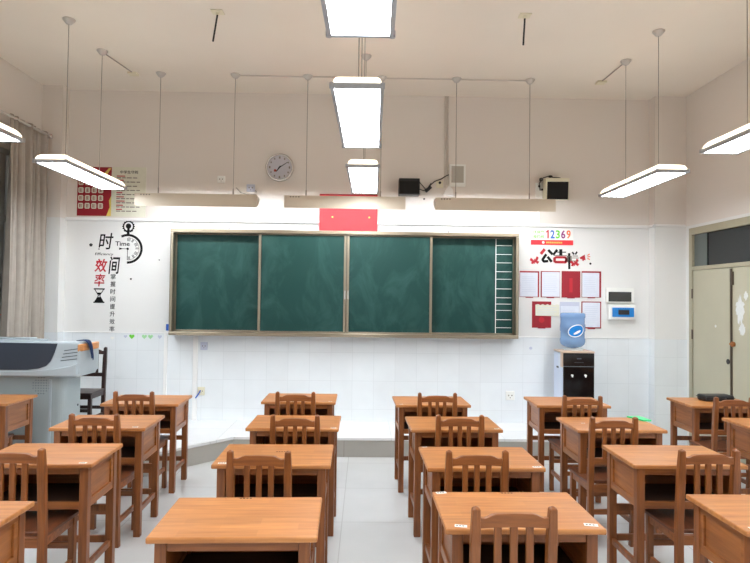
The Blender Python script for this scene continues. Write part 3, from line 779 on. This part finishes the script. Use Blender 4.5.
pts = [(2.055, 1.492), (2.34, 1.486), (2.342, 1.622)] + [(2.342-.0285*i, 1.630 if i % 2 else 1.618) for i in range(1, 10)] + [(2.053, 1.622)]
MB().prism(pts, WY-.0085, WY-.0068).build('paper', 'cpaper', t)
q = MB()
for k in range(4): q.box(2.08, 2.31-.03*(k % 2), WY-.009, WY-.0085, 1.585-k*.025, 1.590-k*.025)
q.build('print_lines', 'faint', t)
n6 = notice(2.352, 2.590, 1.345, 1.660, 'pale notice in a thin lilac holder directly behind the blue water bottle', edge='lilac', inset=(.008, .010, .05, .02))
n7 = notice(2.612, 2.852, 1.345, 1.668, 'printed notice in a red frame, last of the lower row', inset=(.012, .014, .012, .014))

# electric boxes
t = thing('electric_meter_box', 'white box on the wall with a dark window, above the blue breaker box', 'electric box')
MB().box(2.897, 3.234, WY-.05, WY, 1.655, 1.838).build('box_body', 'white', t, bevel=.01)
w_ = MB().box(2.922, 3.197, WY-.056, WY-.045, 1.672, 1.788).build('window', 'black', t, bevel=.003)
MB().box(2.940, 3.179, WY-.058, WY-.055, 1.686, 1.774).build('meter_glass', 'smoke', w_)
t = thing('breaker_box', 'white breaker box with a bright blue window under the meter box', 'electric box')
MB().box(2.917, 3.240, WY-.075, WY, 1.455, 1.637).build('box_body', 'white', t, bevel=.012)
w_ = MB().box(2.957, 3.218, WY-.084, WY-.07, 1.488, 1.600).build('window', 'bluebox', t, bevel=.004)
MB().box(3.027, 3.157, WY-.090, WY-.08, 1.516, 1.572).build('breaker_row', 'black', w_)

# speakers and clutter above the board
t = thing('loudspeaker', 'black box loudspeaker on the wall between the middle and right blackboard lamps', 'speaker', (.505, WY, 2.995))
MB().box(-.12, .125, -.17, -.02, -.092, .10).build('cabinet', 'black', t, bevel=.006)
MB().box(-.11, .115, -.174, -.168, -.082, .065).build('grille', 'blacks', t, bevel=.002)
MB().box(-.03, .03, -.02, 0, -.03, .03).build('bracket', 'black', t)
t = thing('loudspeaker', 'cream loudspeaker with a black front at the right end of the blackboard lamps', 'speaker', (2.25, WY, 3.02))
rz = Matrix.Rotation(math.radians(-4), 4, 'Z') @ Matrix.Rotation(math.radians(7), 4, 'X')
MB().box(-.125, .145, -.20, -.035, -.150, .110, rz, (0, -.1, 0)).build('cabinet', 'cream', t, bevel=.008)
MB().box(-.110, .135, -.206, -.198, -.14, .066, rz, (0, -.1, 0)).build('grille', 'blacks', t, bevel=.003)
MB().box(-.02, .02, -.07, 0, -.03, .03).build('bracket', 'silver', t)
MB().tube([(-.15, -.02, -.02), (-.17, -.05, .06), (-.13, -.07, .125), (-.06, -.08, .145), (-.02, -.08, .13), (.06, -.08, .128), (.12, -.07, .11)], .006).build('cable', 'black', t, smooth=True)
MB().sphere((-.145, -.04, .11), .024, (1, .8, 1)).sphere((-.165, -.03, .03), .014).sphere((-.13, -.03, -.01), .013).sphere((-.045, -.08, .14), .022, (1.3, .8, .7)).build('cable_plug', 'black', t, smooth=True)
MB().box(-.205, -.12, -.018, 0, -.10, .075).build('wall_plate', 'white', t, bevel=.004)
t = thing('vent_panel', 'white framed rectangular panel with a grey grille beside the ceiling conduit', 'vent panel')
MB().box(.997, 1.193, WY-.045, WY-.021, 3.03, 3.297).box(1.03, 1.17, WY-.021, WY, 3.07, 3.27).build('frame', 'white', t, bevel=.004)
gr = MB().box(1.020, 1.168, WY-.048, WY-.044, 3.075, 3.275)
gr.build('grille', 'metal', t)
t = thing('tangled_cable', 'black cable and plug dangling from the black speaker to the grille panel', 'cable')
MB().tube([(.63, WY-.05, 3.08), (.68, WY-.03, 3.03), (.72, WY-.03, 2.985), (.76, WY-.03, 3.03), (.82, WY-.02, 3.09), (.90, WY-.02, 3.12), (.955, WY-.035, 3.155), (.990, WY-.035, 3.17)], .006).build('cord', 'black', t, smooth=True)
MB().tube([(.63, WY-.05, 2.99), (.69, WY-.03, 2.975), (.74, WY-.03, 3.01), (.78, WY-.03, 3.07)], .005).build('cord', 'black', t, smooth=True)
MB().box(.70, .79, WY-.045, WY-.012, 2.975, 3.015, Matrix.Rotation(-.75, 4, 'Y')).build('adapter', 'black', t, bevel=.006)
t = thing('wall_socket', 'cream socket with a black hole beside the tangled cable', 'socket'); MB().box(.842, .925, WY-.02, WY, 3.015, 3.10).build('plate', 'cream', t, bevel=.004); MB().cyl((.885, WY-.026, 3.075), (.885, WY-.018, 3.075), .016, seg=12).build('plug_hole', 'black', t)
t = thing('conduit_bracket', 'pale triangular plastic junction at the foot of the ceiling conduit', 'bracket'); MB().prism([(.93, 2.93), (1.05, 2.915), (1.045, 2.99), (.995, 3.045), (.955, 2.99)], WY-.035, WY).build('body', 'trunk', t, bevel=.003)
def socket(name, x0, x1, z0, z1, lab, m='white', y=WY, mark='greyink'):
    t = thing(name, lab, 'socket'); MB().box(x0, x1, y-.014, y, z0, z1).build('plate', m, t, bevel=.003)
    cx, cz, w = (x0+x1)/2, (z0+z1)/2, (x1-x0)
    MB().box(cx-w*.25, cx-w*.12, y-.0155, y-.013, cz-w*.05, cz+w*.1).box(cx+w*.12, cx+w*.25, y-.0155, y-.013, cz-w*.05, cz+w*.1).box(cx-w*.05, cx+w*.05, y-.0155, y-.013, cz-w*.28, cz-w*.18).build('pin_hole', mark, t)
    return t
socket('wall_socket', -1.785, -1.695, 3.035, 3.118, 'white wall socket left of the clock, the left and higher one', )
socket('wall_socket', -1.435, -1.335, 2.935, 3.022, 'pale blue-grey socket below left of the clock, cord running to it', 'lilac')
tag(MB().tube([(-1.415, 6.53, 2.86), (-1.38, 6.6, 2.82), (-1.32, 6.8, 2.83), (-1.29, 7.0, 2.87), (-1.31, 7.15, 2.93), (-1.33, 7.182, 2.95)], .005).build('lamp_cord', 'wire', smooth=True), 'thin cord looping from the left blackboard lamp to the socket', 'cord')
TYY = YF-.0125
socket('wall_socket', -1.945, -1.862, 1.035, 1.128, 'grey-white socket on the tiles just under the blackboard', 'lilac', TYY)
s = socket('wall_socket', -1.968, -1.885, .500, .597, 'cream socket low on the tiles with a blue cord hanging', 'cream', TYY)
MB().tube([(-1.93, TYY-.02, .56), (-1.95, TYY-.03, .52), (-1.985, TYY-.035, .47)], .007).build('blue_cord', 'blue', s, smooth=True)
socket('wall_socket', 1.70, 1.805, .478, .585, 'white socket on the tiles between the middle and right desks', 'white', TYY)
t = thing('board_switch', 'small blue and white switch at the lower left corner of the blackboard', 'switch'); MB().box(-2.372, -2.262, WY-.03, WY, 1.225, 1.355).build('switch_body', 'white', t, bevel=.004); MB().box(-2.352, -2.305, WY-.037, WY-.028, 1.262, 1.338).build('blue_button', 'blue', t, bevel=.003)
for x, lab in ((-1.645, 'small pale blue plate just above the left end of the blackboard'), (.985, 'small pale blue plate with a dark spot above the right part of the blackboard')):
    t = thing('wall_plate', lab, 'wall plate'); MB().box(x-.035, x+.035, WY-.01, WY, 2.46, 2.505).build('plate', 'lilac', t, bevel=.002); MB().cyl((x+.01, WY-.0115, 2.485), (x+.01, WY-.0095, 2.485), .008, seg=8).build('screw', 'greyink', t)
for (x, z, r, lab) in ((-2.292, 2.377, .016, 'small black dot decal beside the upper left corner of the blackboard'), (-3.274, 2.268, .022, 'black dot decal left of the characters for time'),
    (-3.178, 2.221, .009, 'tiny black dot decal between the left dot and the word Efficiency'), (-2.791, 1.868, .013, 'small black dot decal below the stopwatch decal'),
    (.70, 2.88, .013, 'black dot on the wall under the black speaker'), (-2.46, 2.10, .008, 'faint tiny dot decal midway between stopwatch and blackboard')):
    q = MB()
    for k in range(5):
        a = 2*PI*k/5+.3; q.cyl((x+r*.55*math.cos(a), WY-.002, z+r*.55*math.sin(a)), (x+r*.55*math.cos(a), WY-.0005, z+r*.55*math.sin(a)), r*.42, seg=10)
    tag(q.build('dot_decal', 'ink'), lab, 'wall decal')

# time / efficiency decal
dc = thing('wall_lettering', 'tall decal of black 时间, red 效率 and small black characters on the left wall panel', 'wall decal')
for body, m, box, bo in (('时', 'ink', (-3.183, 2.218, -3.008, 2.415), .010), ('间', 'ink', (-3.060, 1.925, -2.925, 2.135), .018),
                         ('效', 'redv', (-3.225, 1.945, -3.075, 2.105), .02), ('率', 'redv', (-3.225, 1.775, -3.095, 1.925), .012)):
    text('character', body, m, box, WY, dc, bold=bo, shear=.15)
for i, ch in enumerate('掌握时间提升效率'):
    z = 1.925-i*.089; text('small_character', ch, 'ink', (-3.032, z-.062, -2.972, z), WY, dc, bold=.006)
text('word', 'Efficiency', 'ink', (-3.225, 2.138, -3.005, 2.178), WY, dc, shear=.2)
# hourglass
hgx, hz0, hz1 = -3.163, 1.578, 1.752
t = thing('hourglass_decal', 'black hourglass decal under the red characters', 'wall decal')
b = MB().box(hgx-.065, hgx+.065, WY-.002, WY-.0005, hz1-.014, hz1).box(hgx-.065, hgx+.065, WY-.002, WY-.0005, hz0, hz0+.016)
for sx in (-1, 1):
    b.prism([(hgx+sx*.056, hz1-.014), (hgx+sx*.046, hz1-.014), (hgx+sx*.004, (hz0+hz1)/2), (hgx+sx*.012, (hz0+hz1)/2)], WY-.002, WY-.0005)
    b.prism([(hgx+sx*.056, hz0+.014), (hgx+sx*.046, hz0+.014), (hgx+sx*.004, (hz0+hz1)/2), (hgx+sx*.012, (hz0+hz1)/2)], WY-.002, WY-.0005)
b.build('outline', 'ink', t)
MB().prism([(hgx-.03, hz1-.05), (hgx+.03, hz1-.05), (hgx, hz1-.085)], WY-.002, WY-.0005).prism([(hgx-.05, hz0+.016), (hgx+.05, hz0+.016), (hgx+.012, hz0+.07), (hgx-.012, hz0+.07)], WY-.002, WY-.0005).build('sand', 'ink', t)
# stopwatch
t = thing('stopwatch_decal', 'black half stopwatch decal with the word Time across it', 'wall decal')
cx, cz = -2.838, 2.228
MB().arc(cx, cz, .150, .178, -92, 118, WY-.002, WY-.0005, 40).build('case_ring', 'ink', t)
MB().arc(cx, cz, .132, .137, -88, 88, WY-.002, WY-.0005, 24).build('dial_ring', 'greyink', t)
b = MB()
for k in range(7):
    a = math.radians(84-k*28); c_, s_ = math.cos(a), math.sin(a); n = Vector((-s_, c_))*.006
    for off in (-.014, 0.0, .014) if k % 2 == 0 else (0, .012):
        o_ = Vector((-s_, c_))*off; p0 = Vector((cx, cz))+Vector((c_, s_))*.092+o_; p1 = Vector((cx, cz))+Vector((c_, s_))*.130+o_
        b.prism([tuple(p0+n*.5), tuple(p1+n*.5), tuple(p1-n*.5), tuple(p0-n*.5)], WY-.002, WY-.0005)
b.build('numeral_marks', 'ink', t)
MB().box(cx-.005, cx+.001, WY-.0025, WY-.0005, cz-.135, cz).box(cx-.10, cx, WY-.0025, WY-.0005, cz-.003, cz+.003).prism([(cx-.10, cz-.014), (cx-.05, cz), (cx-.10, cz+.014)], WY-.0025, WY-.0005).cyl((cx, WY-.003, cz), (cx, WY-.0005, cz), .014, seg=14).build('watch_hand', 'ink', t)
b = MB().box(cx-.014, cx+.018, WY-.002, WY-.0005, cz+.165, cz+.215)
ccx, ccz = cx+.004, cz+.268
b.arc(ccx, ccz, .052, .066, 0, 360, WY-.002, WY-.0005, 32)
for k in range(16):
    a = 2*PI*k/16; b.cyl((ccx+.068*math.cos(a), WY-.002, ccz+.068*math.sin(a)), (ccx+.068*math.cos(a), WY-.0005, ccz+.068*math.sin(a)), .008, seg=8)
b.build('crown_ring', 'ink', t)
MB().cyl((ccx, WY-.002, ccz+.004), (ccx, WY-.0005, ccz+.004), .032, seg=20).box(ccx-.014, ccx+.014, WY-.002, WY-.0005, ccz-.06, ccz).box(ccx-.05, ccx+.05, WY-.002, WY-.0005, ccz-.062, ccz-.046).build('crown_knob', 'ink', t)
text('word', 'Time', 'ink', (-2.985, 2.262, -2.815, 2.315), WY-.0005, t, bold=.012)
# hearts
def heart(x, z, s, m, lab):
    pts = []
    for i in range(24):
        a = 2*PI*i/24; pts.append((x+s*.062*math.sin(a)**3*16/16, z+s*.0039*(13*math.cos(a)-5*math.cos(2*a)-2*math.cos(3*a)-math.cos(4*a))))
    tag(MB().prism(pts, TYY-.0025, YF-.011).build('heart_sticker', m), lab, 'sticker', 'heart stickers along the tile edge')
heart(-2.99, 1.165, .35, 'white', 'faint white heart sticker, first of the row on the tiles'); heart(-2.835, 1.185, .32, 'lilac', 'small lilac heart sticker left of the bright green heart')
heart(-2.760, 1.185, .5, 'green', 'bright green heart sticker on the tiles'); heart(-2.612, 1.185, .48, 'pgreen', 'pale green heart sticker, left one of the pale pair')
heart(-2.540, 1.185, .48, 'pgreen', 'pale green heart sticker, right one of the pale pair'); heart(-2.43, 1.185, .4, 'lilac', 'pale lilac heart sticker next to the blackboard corner')
tag(MB().cyl((1.998, TYY-.004, 1.10), (1.998, YF-.011, 1.10), .018, seg=16).build('round_sticker', 'lilac'), 'small round lilac sticker on the tiles right of the blackboard', 'sticker')

# ------------------------------------------------------------------ water dispenser and bottle
t = thing('water_dispenser', 'tall water dispenser with black front and pale sides on the platform', 'water dispenser', (2.405, 6.72, PZ+.0015))
H_ = .903
MB().box(-.182, .182, 0, .30, 0.02, H_-.03).box(-.15, .15, .02, .28, 0, .02).build('cabinet', 'dispside', t, bevel=.012)
MB().box(-.185, .185, -.012, .30, H_-.022, H_).box(-.185, -.172, -.012, .06, .72, H_-.02).build('champagne_trim', 'disptrim', t, bevel=.008)
MB().box(-.170, .178, -.014, .002, .735, H_-.022).build('control_panel', 'dispblack', t, bevel=.004)
dr = MB().box(-.170, .178, -.012, .002, .03, .728).build('door', 'dispblack', t, bevel=.004)
MB().box(-.170, .178, -.0145, -.01, .727, .734).build('door_trim', 'slot', dr)
for x in (-.075, .075):
    tp = MB().cyl((x, -.035, .635), (x, -.012, .635), .011, seg=14).cyl((x, -.03, .635), (x, -.03, .615), .008, seg=12)
    tp.build('tap', 'white', t, smooth=False)
q = MB()
for k in range(5): q.box(-.045+k*.022, -.035+k*.022, -.0155, -.0135, .775, .781)
q.box(-.02, .03, -.0155, -.0135, .815, .828)
q.build('indicator_mark', 'slot', t)
MB().box(-.187, -.180, .12, .18, .70, .72).build('side_grip', 'black', t)
MB().lathe([(.10, 0), (.11, .008), (.06, .02)], (-.005, .15, H_), 24).build('bottle_seat', 'white', t, smooth=True)
t = thing('water_bottle', 'large blue translucent water bottle standing on the dispenser', 'water bottle', (2.392, 6.87, PZ+H_+.0235))
prof = [(.03, .002), (.05, .006), (.10, .02), (.130, .045), (.140, .075), (.140, .11), (.134, .12), (.134, .19), (.140, .20), (.140, .27), (.134, .28), (.134, .345), (.140, .355), (.140, .385), (.132, .402), (.11, .406)]
MB().lathe(prof, (0, 0, 0), 40).build('bottle_body', 'bottle', t, smooth=True)
# oval label wrapped on the front
b = MB(); n = 28
def lab(r, sx, sz, cx_, cz_, rot):
    vs = []
    for i in range(n):
        a = 2*PI*i/n; u = sx*math.cos(a); v = sz*math.sin(a); uu = u*math.cos(rot)-v*math.sin(rot)+cx_; vv = u*math.sin(rot)+v*math.cos(rot)+cz_
        an = -PI/2+uu/.14; vs.append(((r*math.cos(an)), r*math.sin(an), vv))
    return vs
def labmesh(name, m, r, *a):
    bmm = MB(); vs = [bmm.bm.verts.new(p) for p in lab(r, *a)]; c_ = Vector((0, 0, 0))
    for v in vs: c_ += v.co
    c_ /= n; l = math.hypot(c_.x, c_.y); cv = bmm.bm.verts.new((c_.x*r/l, c_.y*r/l, c_.z))
    # a ring half way keeps the label on the bottle's curve
    mid = []
    for v in vs:
        p = (v.co+cv.co)/2; q_ = math.hypot(p.x, p.y); mid.append(bmm.bm.verts.new((p.x*r/q_, p.y*r/q_, p.z)))
    for i in range(n):
        j = (i+1) % n; bmm.bm.faces.new((vs[i], vs[j], mid[j], mid[i])); bmm.bm.faces.new((mid[i], mid[j], cv))
    return bmm.build(name, m, par_, smooth=False)
par_ = t
lb = labmesh('oval_label', 'white', .1425, .096, .068, -.004, .205, .35); par_ = lb
labmesh('label_field', 'blue2' if 'blue2' in M else 'bluebox', .1435, .086, .058, -.004, .205, .35)
labmesh('label_swoosh', 'white', .1445, .045, .013, .004, .188, .5)
par_ = None

# ------------------------------------------------------------------ lectern
LS = 1.045
t = thing('multimedia_lectern', 'grey steel multimedia lectern with a dark curved front panel on the platform', 'lectern', (0, 0, 1.69*(1-LS)))
t.scale = (LS, LS, LS)
LX0, LX1, LY0, LY1 = -3.52, -2.58, 5.48, 5.90
zb = .93
# body: lower cabinet with a rounded front corner
cx_, r_ = -2.745, .06
pts = [(LX0+.15, 5.56)] + [(cx_-r_+r_*math.sin(a), 5.56+r_-r_*math.cos(a)) for a in [PI/2*i/6 for i in range(7)]] + [(cx_, 5.89), (LX0+.15, 5.89)]
MB().prism(pts, PZ+.068, zb+.02, 'XY').build('cabinet', 'lecbody', t, bevel=.002)
MB().box(cx_-.13, cx_-.105, 5.552, 5.561, PZ+.09, zb-.03).build('corner_column', 'lecgrey', t, bevel=.004)
# console: side profile swept across, front leaning
prof = [(5.48, zb), (5.475, zb+.05), (5.50, zb+.17), (5.515, 1.235), (5.53, 1.243), (5.895, 1.225), (5.895, zb+.03), (5.85, zb)]
MB().prism(prof, LX0, LX1-.005, 'YZ').build('console', 'lecgrey', t, bevel=.012)
# dark panel on the leaning front
def fy(z): return 5.475 + (z-(zb+.05))/(.12)*.025 if z < zb+.17 else 5.50+(z-(zb+.17))/(1.235-zb-.17)*.015
pp = [(LX0+.02, 1.236), (-2.785, 1.232), (-2.805, 1.15), (-2.835, 1.07), (-2.87, 1.03), (-2.93, 1.008), (-3.03, .995), (LX0+.02, .99)]
bmm = MB(); fa = [bmm.bm.verts.new((x, fy(z)-.010, z)) for x, z in pp]; ba = [bmm.bm.verts.new((x, fy(z)+.01, z)) for x, z in pp]
bmm.bm.faces.new(fa); bmm.bm.faces.new(ba[::-1])
for i in range(len(pp)): j = (i+1) % len(pp); bmm.bm.faces.new((fa[i], ba[i], ba[j], fa[j]))
bmm.build('front_panel', 'navy', t, bevel=.004)
b = MB()
for k in range(4):
    z = 1.08+k*.030; x0 = -2.745+k*.008
    b.prism([(x0, z-.006), (-2.60, z+.012), (-2.60, z+.019), (x0, z+.001)], fy(z)-.004, fy(z)+.01)
b.build('vent', 'slot', t)
MB().prism([(LX0, zb+.045), (-3.0, zb+.055), (-2.80, zb+.075), (-2.64, zb+.105), (-2.59, zb+.125), (-2.585, zb+.01), (LX0, zb+.01)], 5.462, 5.50).build('lip', 'lecgrey', t, bevel=.008)
MB().box(LX0, -3.05, 5.60, 5.87, 1.228, 1.248).build('desktop_lid', 'lecgrey', t, bevel=.006)
MB().box(-3.50, -3.15, 5.72, 5.85, 1.248, 1.262).build('keyboard_cover', 'lecgrey', t, bevel=.006)
MB().box(LX1-.006, LX1+.0, 5.50, 5.895, zb+.03, 1.17).build('side_panel', 'lecgrey', t, bevel=.002)
wt = MB().prism([(LX1-.022, 5.50), (LX1-.003, 5.495), (LX1+.012, 5.54), (LX1+.014, 5.83), (LX1+.004, 5.895), (LX1-.05, 5.895)], 1.160, 1.226, 'XY').build('wooden_armrest', 'lightwood', t, bevel=.010)
wt['label'] = 'light wooden strip along the top right side'
b = MB()
for i in range(7):
    for j in range(7):
        if (i-3)**2+(j-3)**2 <= 10: b.cyl((-3.02+i*.024, 5.557, .77+j*.024), (-3.02+i*.024, 5.5605, .77+j*.024), .005, seg=6)
b.build('speaker_holes', 'slot', t)
MB().cyl((cx_-.001, 5.84, .62), (cx_+.004, 5.84, .62), .01, seg=10).build('lock', 'black', t)
# cloth draped over the armrest
c = MB(); rows_ = [(-.075, 1.246), (-.04, 1.248), (.0, 1.248), (.020, 1.236), (.026, 1.19), (.028, 1.14), (.032, 1.10), (.026, 1.07)]
gy = [5.56, 5.595, 5.63, 5.665, 5.70]; vs = []
for i, (dx_, z) in enumerate(rows_):
    vs.append([c.bm.verts.new((LX1+dx_+.004+.006*math.sin(j*2.1+i*.7)*(i > 2), y+(.012*i-.02 if i > 3 else 0)+(j-2)*(-.004*i), z+(.018*math.sin(j*1.3) if i == 7 else 0))) for j, y in enumerate(gy)])
for a, b_ in zip(vs, vs[1:]):
    for j in range(4): c.bm.faces.new((a[j], a[j+1], b_[j+1], b_[j]))
o = c.build('cloth', 'cloth', smooth=True)
m_ = o.modifiers.new('thick', 'SOLIDIFY'); m_.thickness = .008; m_.offset = 1; m_ = o.modifiers.new('sub', 'SUBSURF'); m_.levels = 1; m_.render_levels = 2
o.location = (0, 0, 1.69*(1-LS)+.004); o.scale = (LS, LS, LS)
tag(o, 'dark blue cloth draped over the wooden strip of the lectern', 'cloth')

# ------------------------------------------------------------------ curtain
t = thing('curtain', 'long grey-beige gathered curtain hanging beside the left window', 'curtain', (0, 0, 0))
b = MB(); NU, NZ = 120, 26; grid = []
for i in range(NZ+1):
    f = i/NZ; z = 3.53-f*2.75
    row = []
    for k in range(NU+1):
        u = k/NU; y0, y1 = 6.18, 6.90
        y = y0+(y1-y0)*u
        amp = .020+.026*min(1, f*1.6)
        wv = u*2*PI*6.5+.9*math.sin(u*9+f*2)+.6*math.sin(f*3)
        x = -3.675 + amp*(math.sin(wv)+.35*math.sin(2*wv+1.3+f)) + .016*math.sin(u*2*PI*2.3+f*2.5) + .009*math.sin(u*53+f*6)*f
        y += .012*math.sin(u*2*PI*5+f*4)*f + .02*math.sin(f*5)*(1-abs(2*u-1))
        row.append(b.bm.verts.new((x, y, z)))
    grid.append(row)
for a, c in zip(grid, grid[1:]):
    for k in range(NU): b.bm.faces.new((a[k], a[k+1], c[k+1], c[k]))
o = b.build('drape', 'curtain', t, smooth=True); s_ = o.modifiers.new('thick', 'SOLIDIFY'); s_.thickness = .004
t = thing('curtain_rod', 'round metal curtain rod with a knob end above the left window', 'curtain rod', (0, 0, 0))
MB().cyl((-3.66, 3.9, 3.50), (-3.66, 6.93, 3.50), .014, seg=14).build('rod', 'disc', t, smooth=False)
MB().sphere((-3.66, 6.955, 3.50), .03).build('knob', 'silver', t, smooth=True)
for y in (4.0, 6.92): MB().box(XL, -3.65, y-.008, y+.008, 3.488, 3.512).build('bracket', 'disc', t)

# ------------------------------------------------------------------ camera, world, output
cd = bpy.data.cameras.new('camera'); cam = bpy.data.objects.new('camera', cd); C.objects.link(cam)
F = 600.0; cd.sensor_fit = 'HORIZONTAL'; cd.sensor_width = 36; cd.lens = 36*F/750; cd.clip_start = .05
yaw, pitch, roll = math.radians(.95), math.radians(1.48), math.radians(.72)
R = Matrix.Rotation(-yaw, 4, 'Z') @ Matrix.Rotation(pitch, 4, 'X') @ Matrix.Rotation(roll, 4, 'Y') @ Matrix.Rotation(PI/2, 4, 'X')
# roll: turn the camera so that level lines run slightly down to the right
R = Matrix.Rotation(-yaw, 4, 'Z') @ Matrix.Rotation(PI/2+pitch, 4, 'X') @ Matrix.Rotation(roll, 4, 'Z')
cam.matrix_world = Matrix.Translation((0, 0, 1.69)) @ R
sc = bpy.context.scene; sc.camera = cam
w = bpy.data.worlds.new('world'); sc.world = w; w.use_nodes = True
bg = w.node_tree.nodes['Background']; bg.inputs[0].default_value = (.75, .85, 1, 1); bg.inputs[1].default_value = .8
sc.view_settings.view_transform = 'Standard'; sc.view_settings.look = 'None'; sc.view_settings.gamma = 1; sc.view_settings.use_curve_mapping = False
sc.view_settings.exposure = 1.1
sc.cycles.use_denoising = True
sc.cycles.max_bounces = 8; sc.cycles.diffuse_bounces = 5; sc.cycles.glossy_bounces = 4; sc.cycles.transmission_bounces = 6
sc.cycles.sample_clamp_indirect = 6; sc.cycles.caustics_reflective = False; sc.cycles.caustics_refractive = False
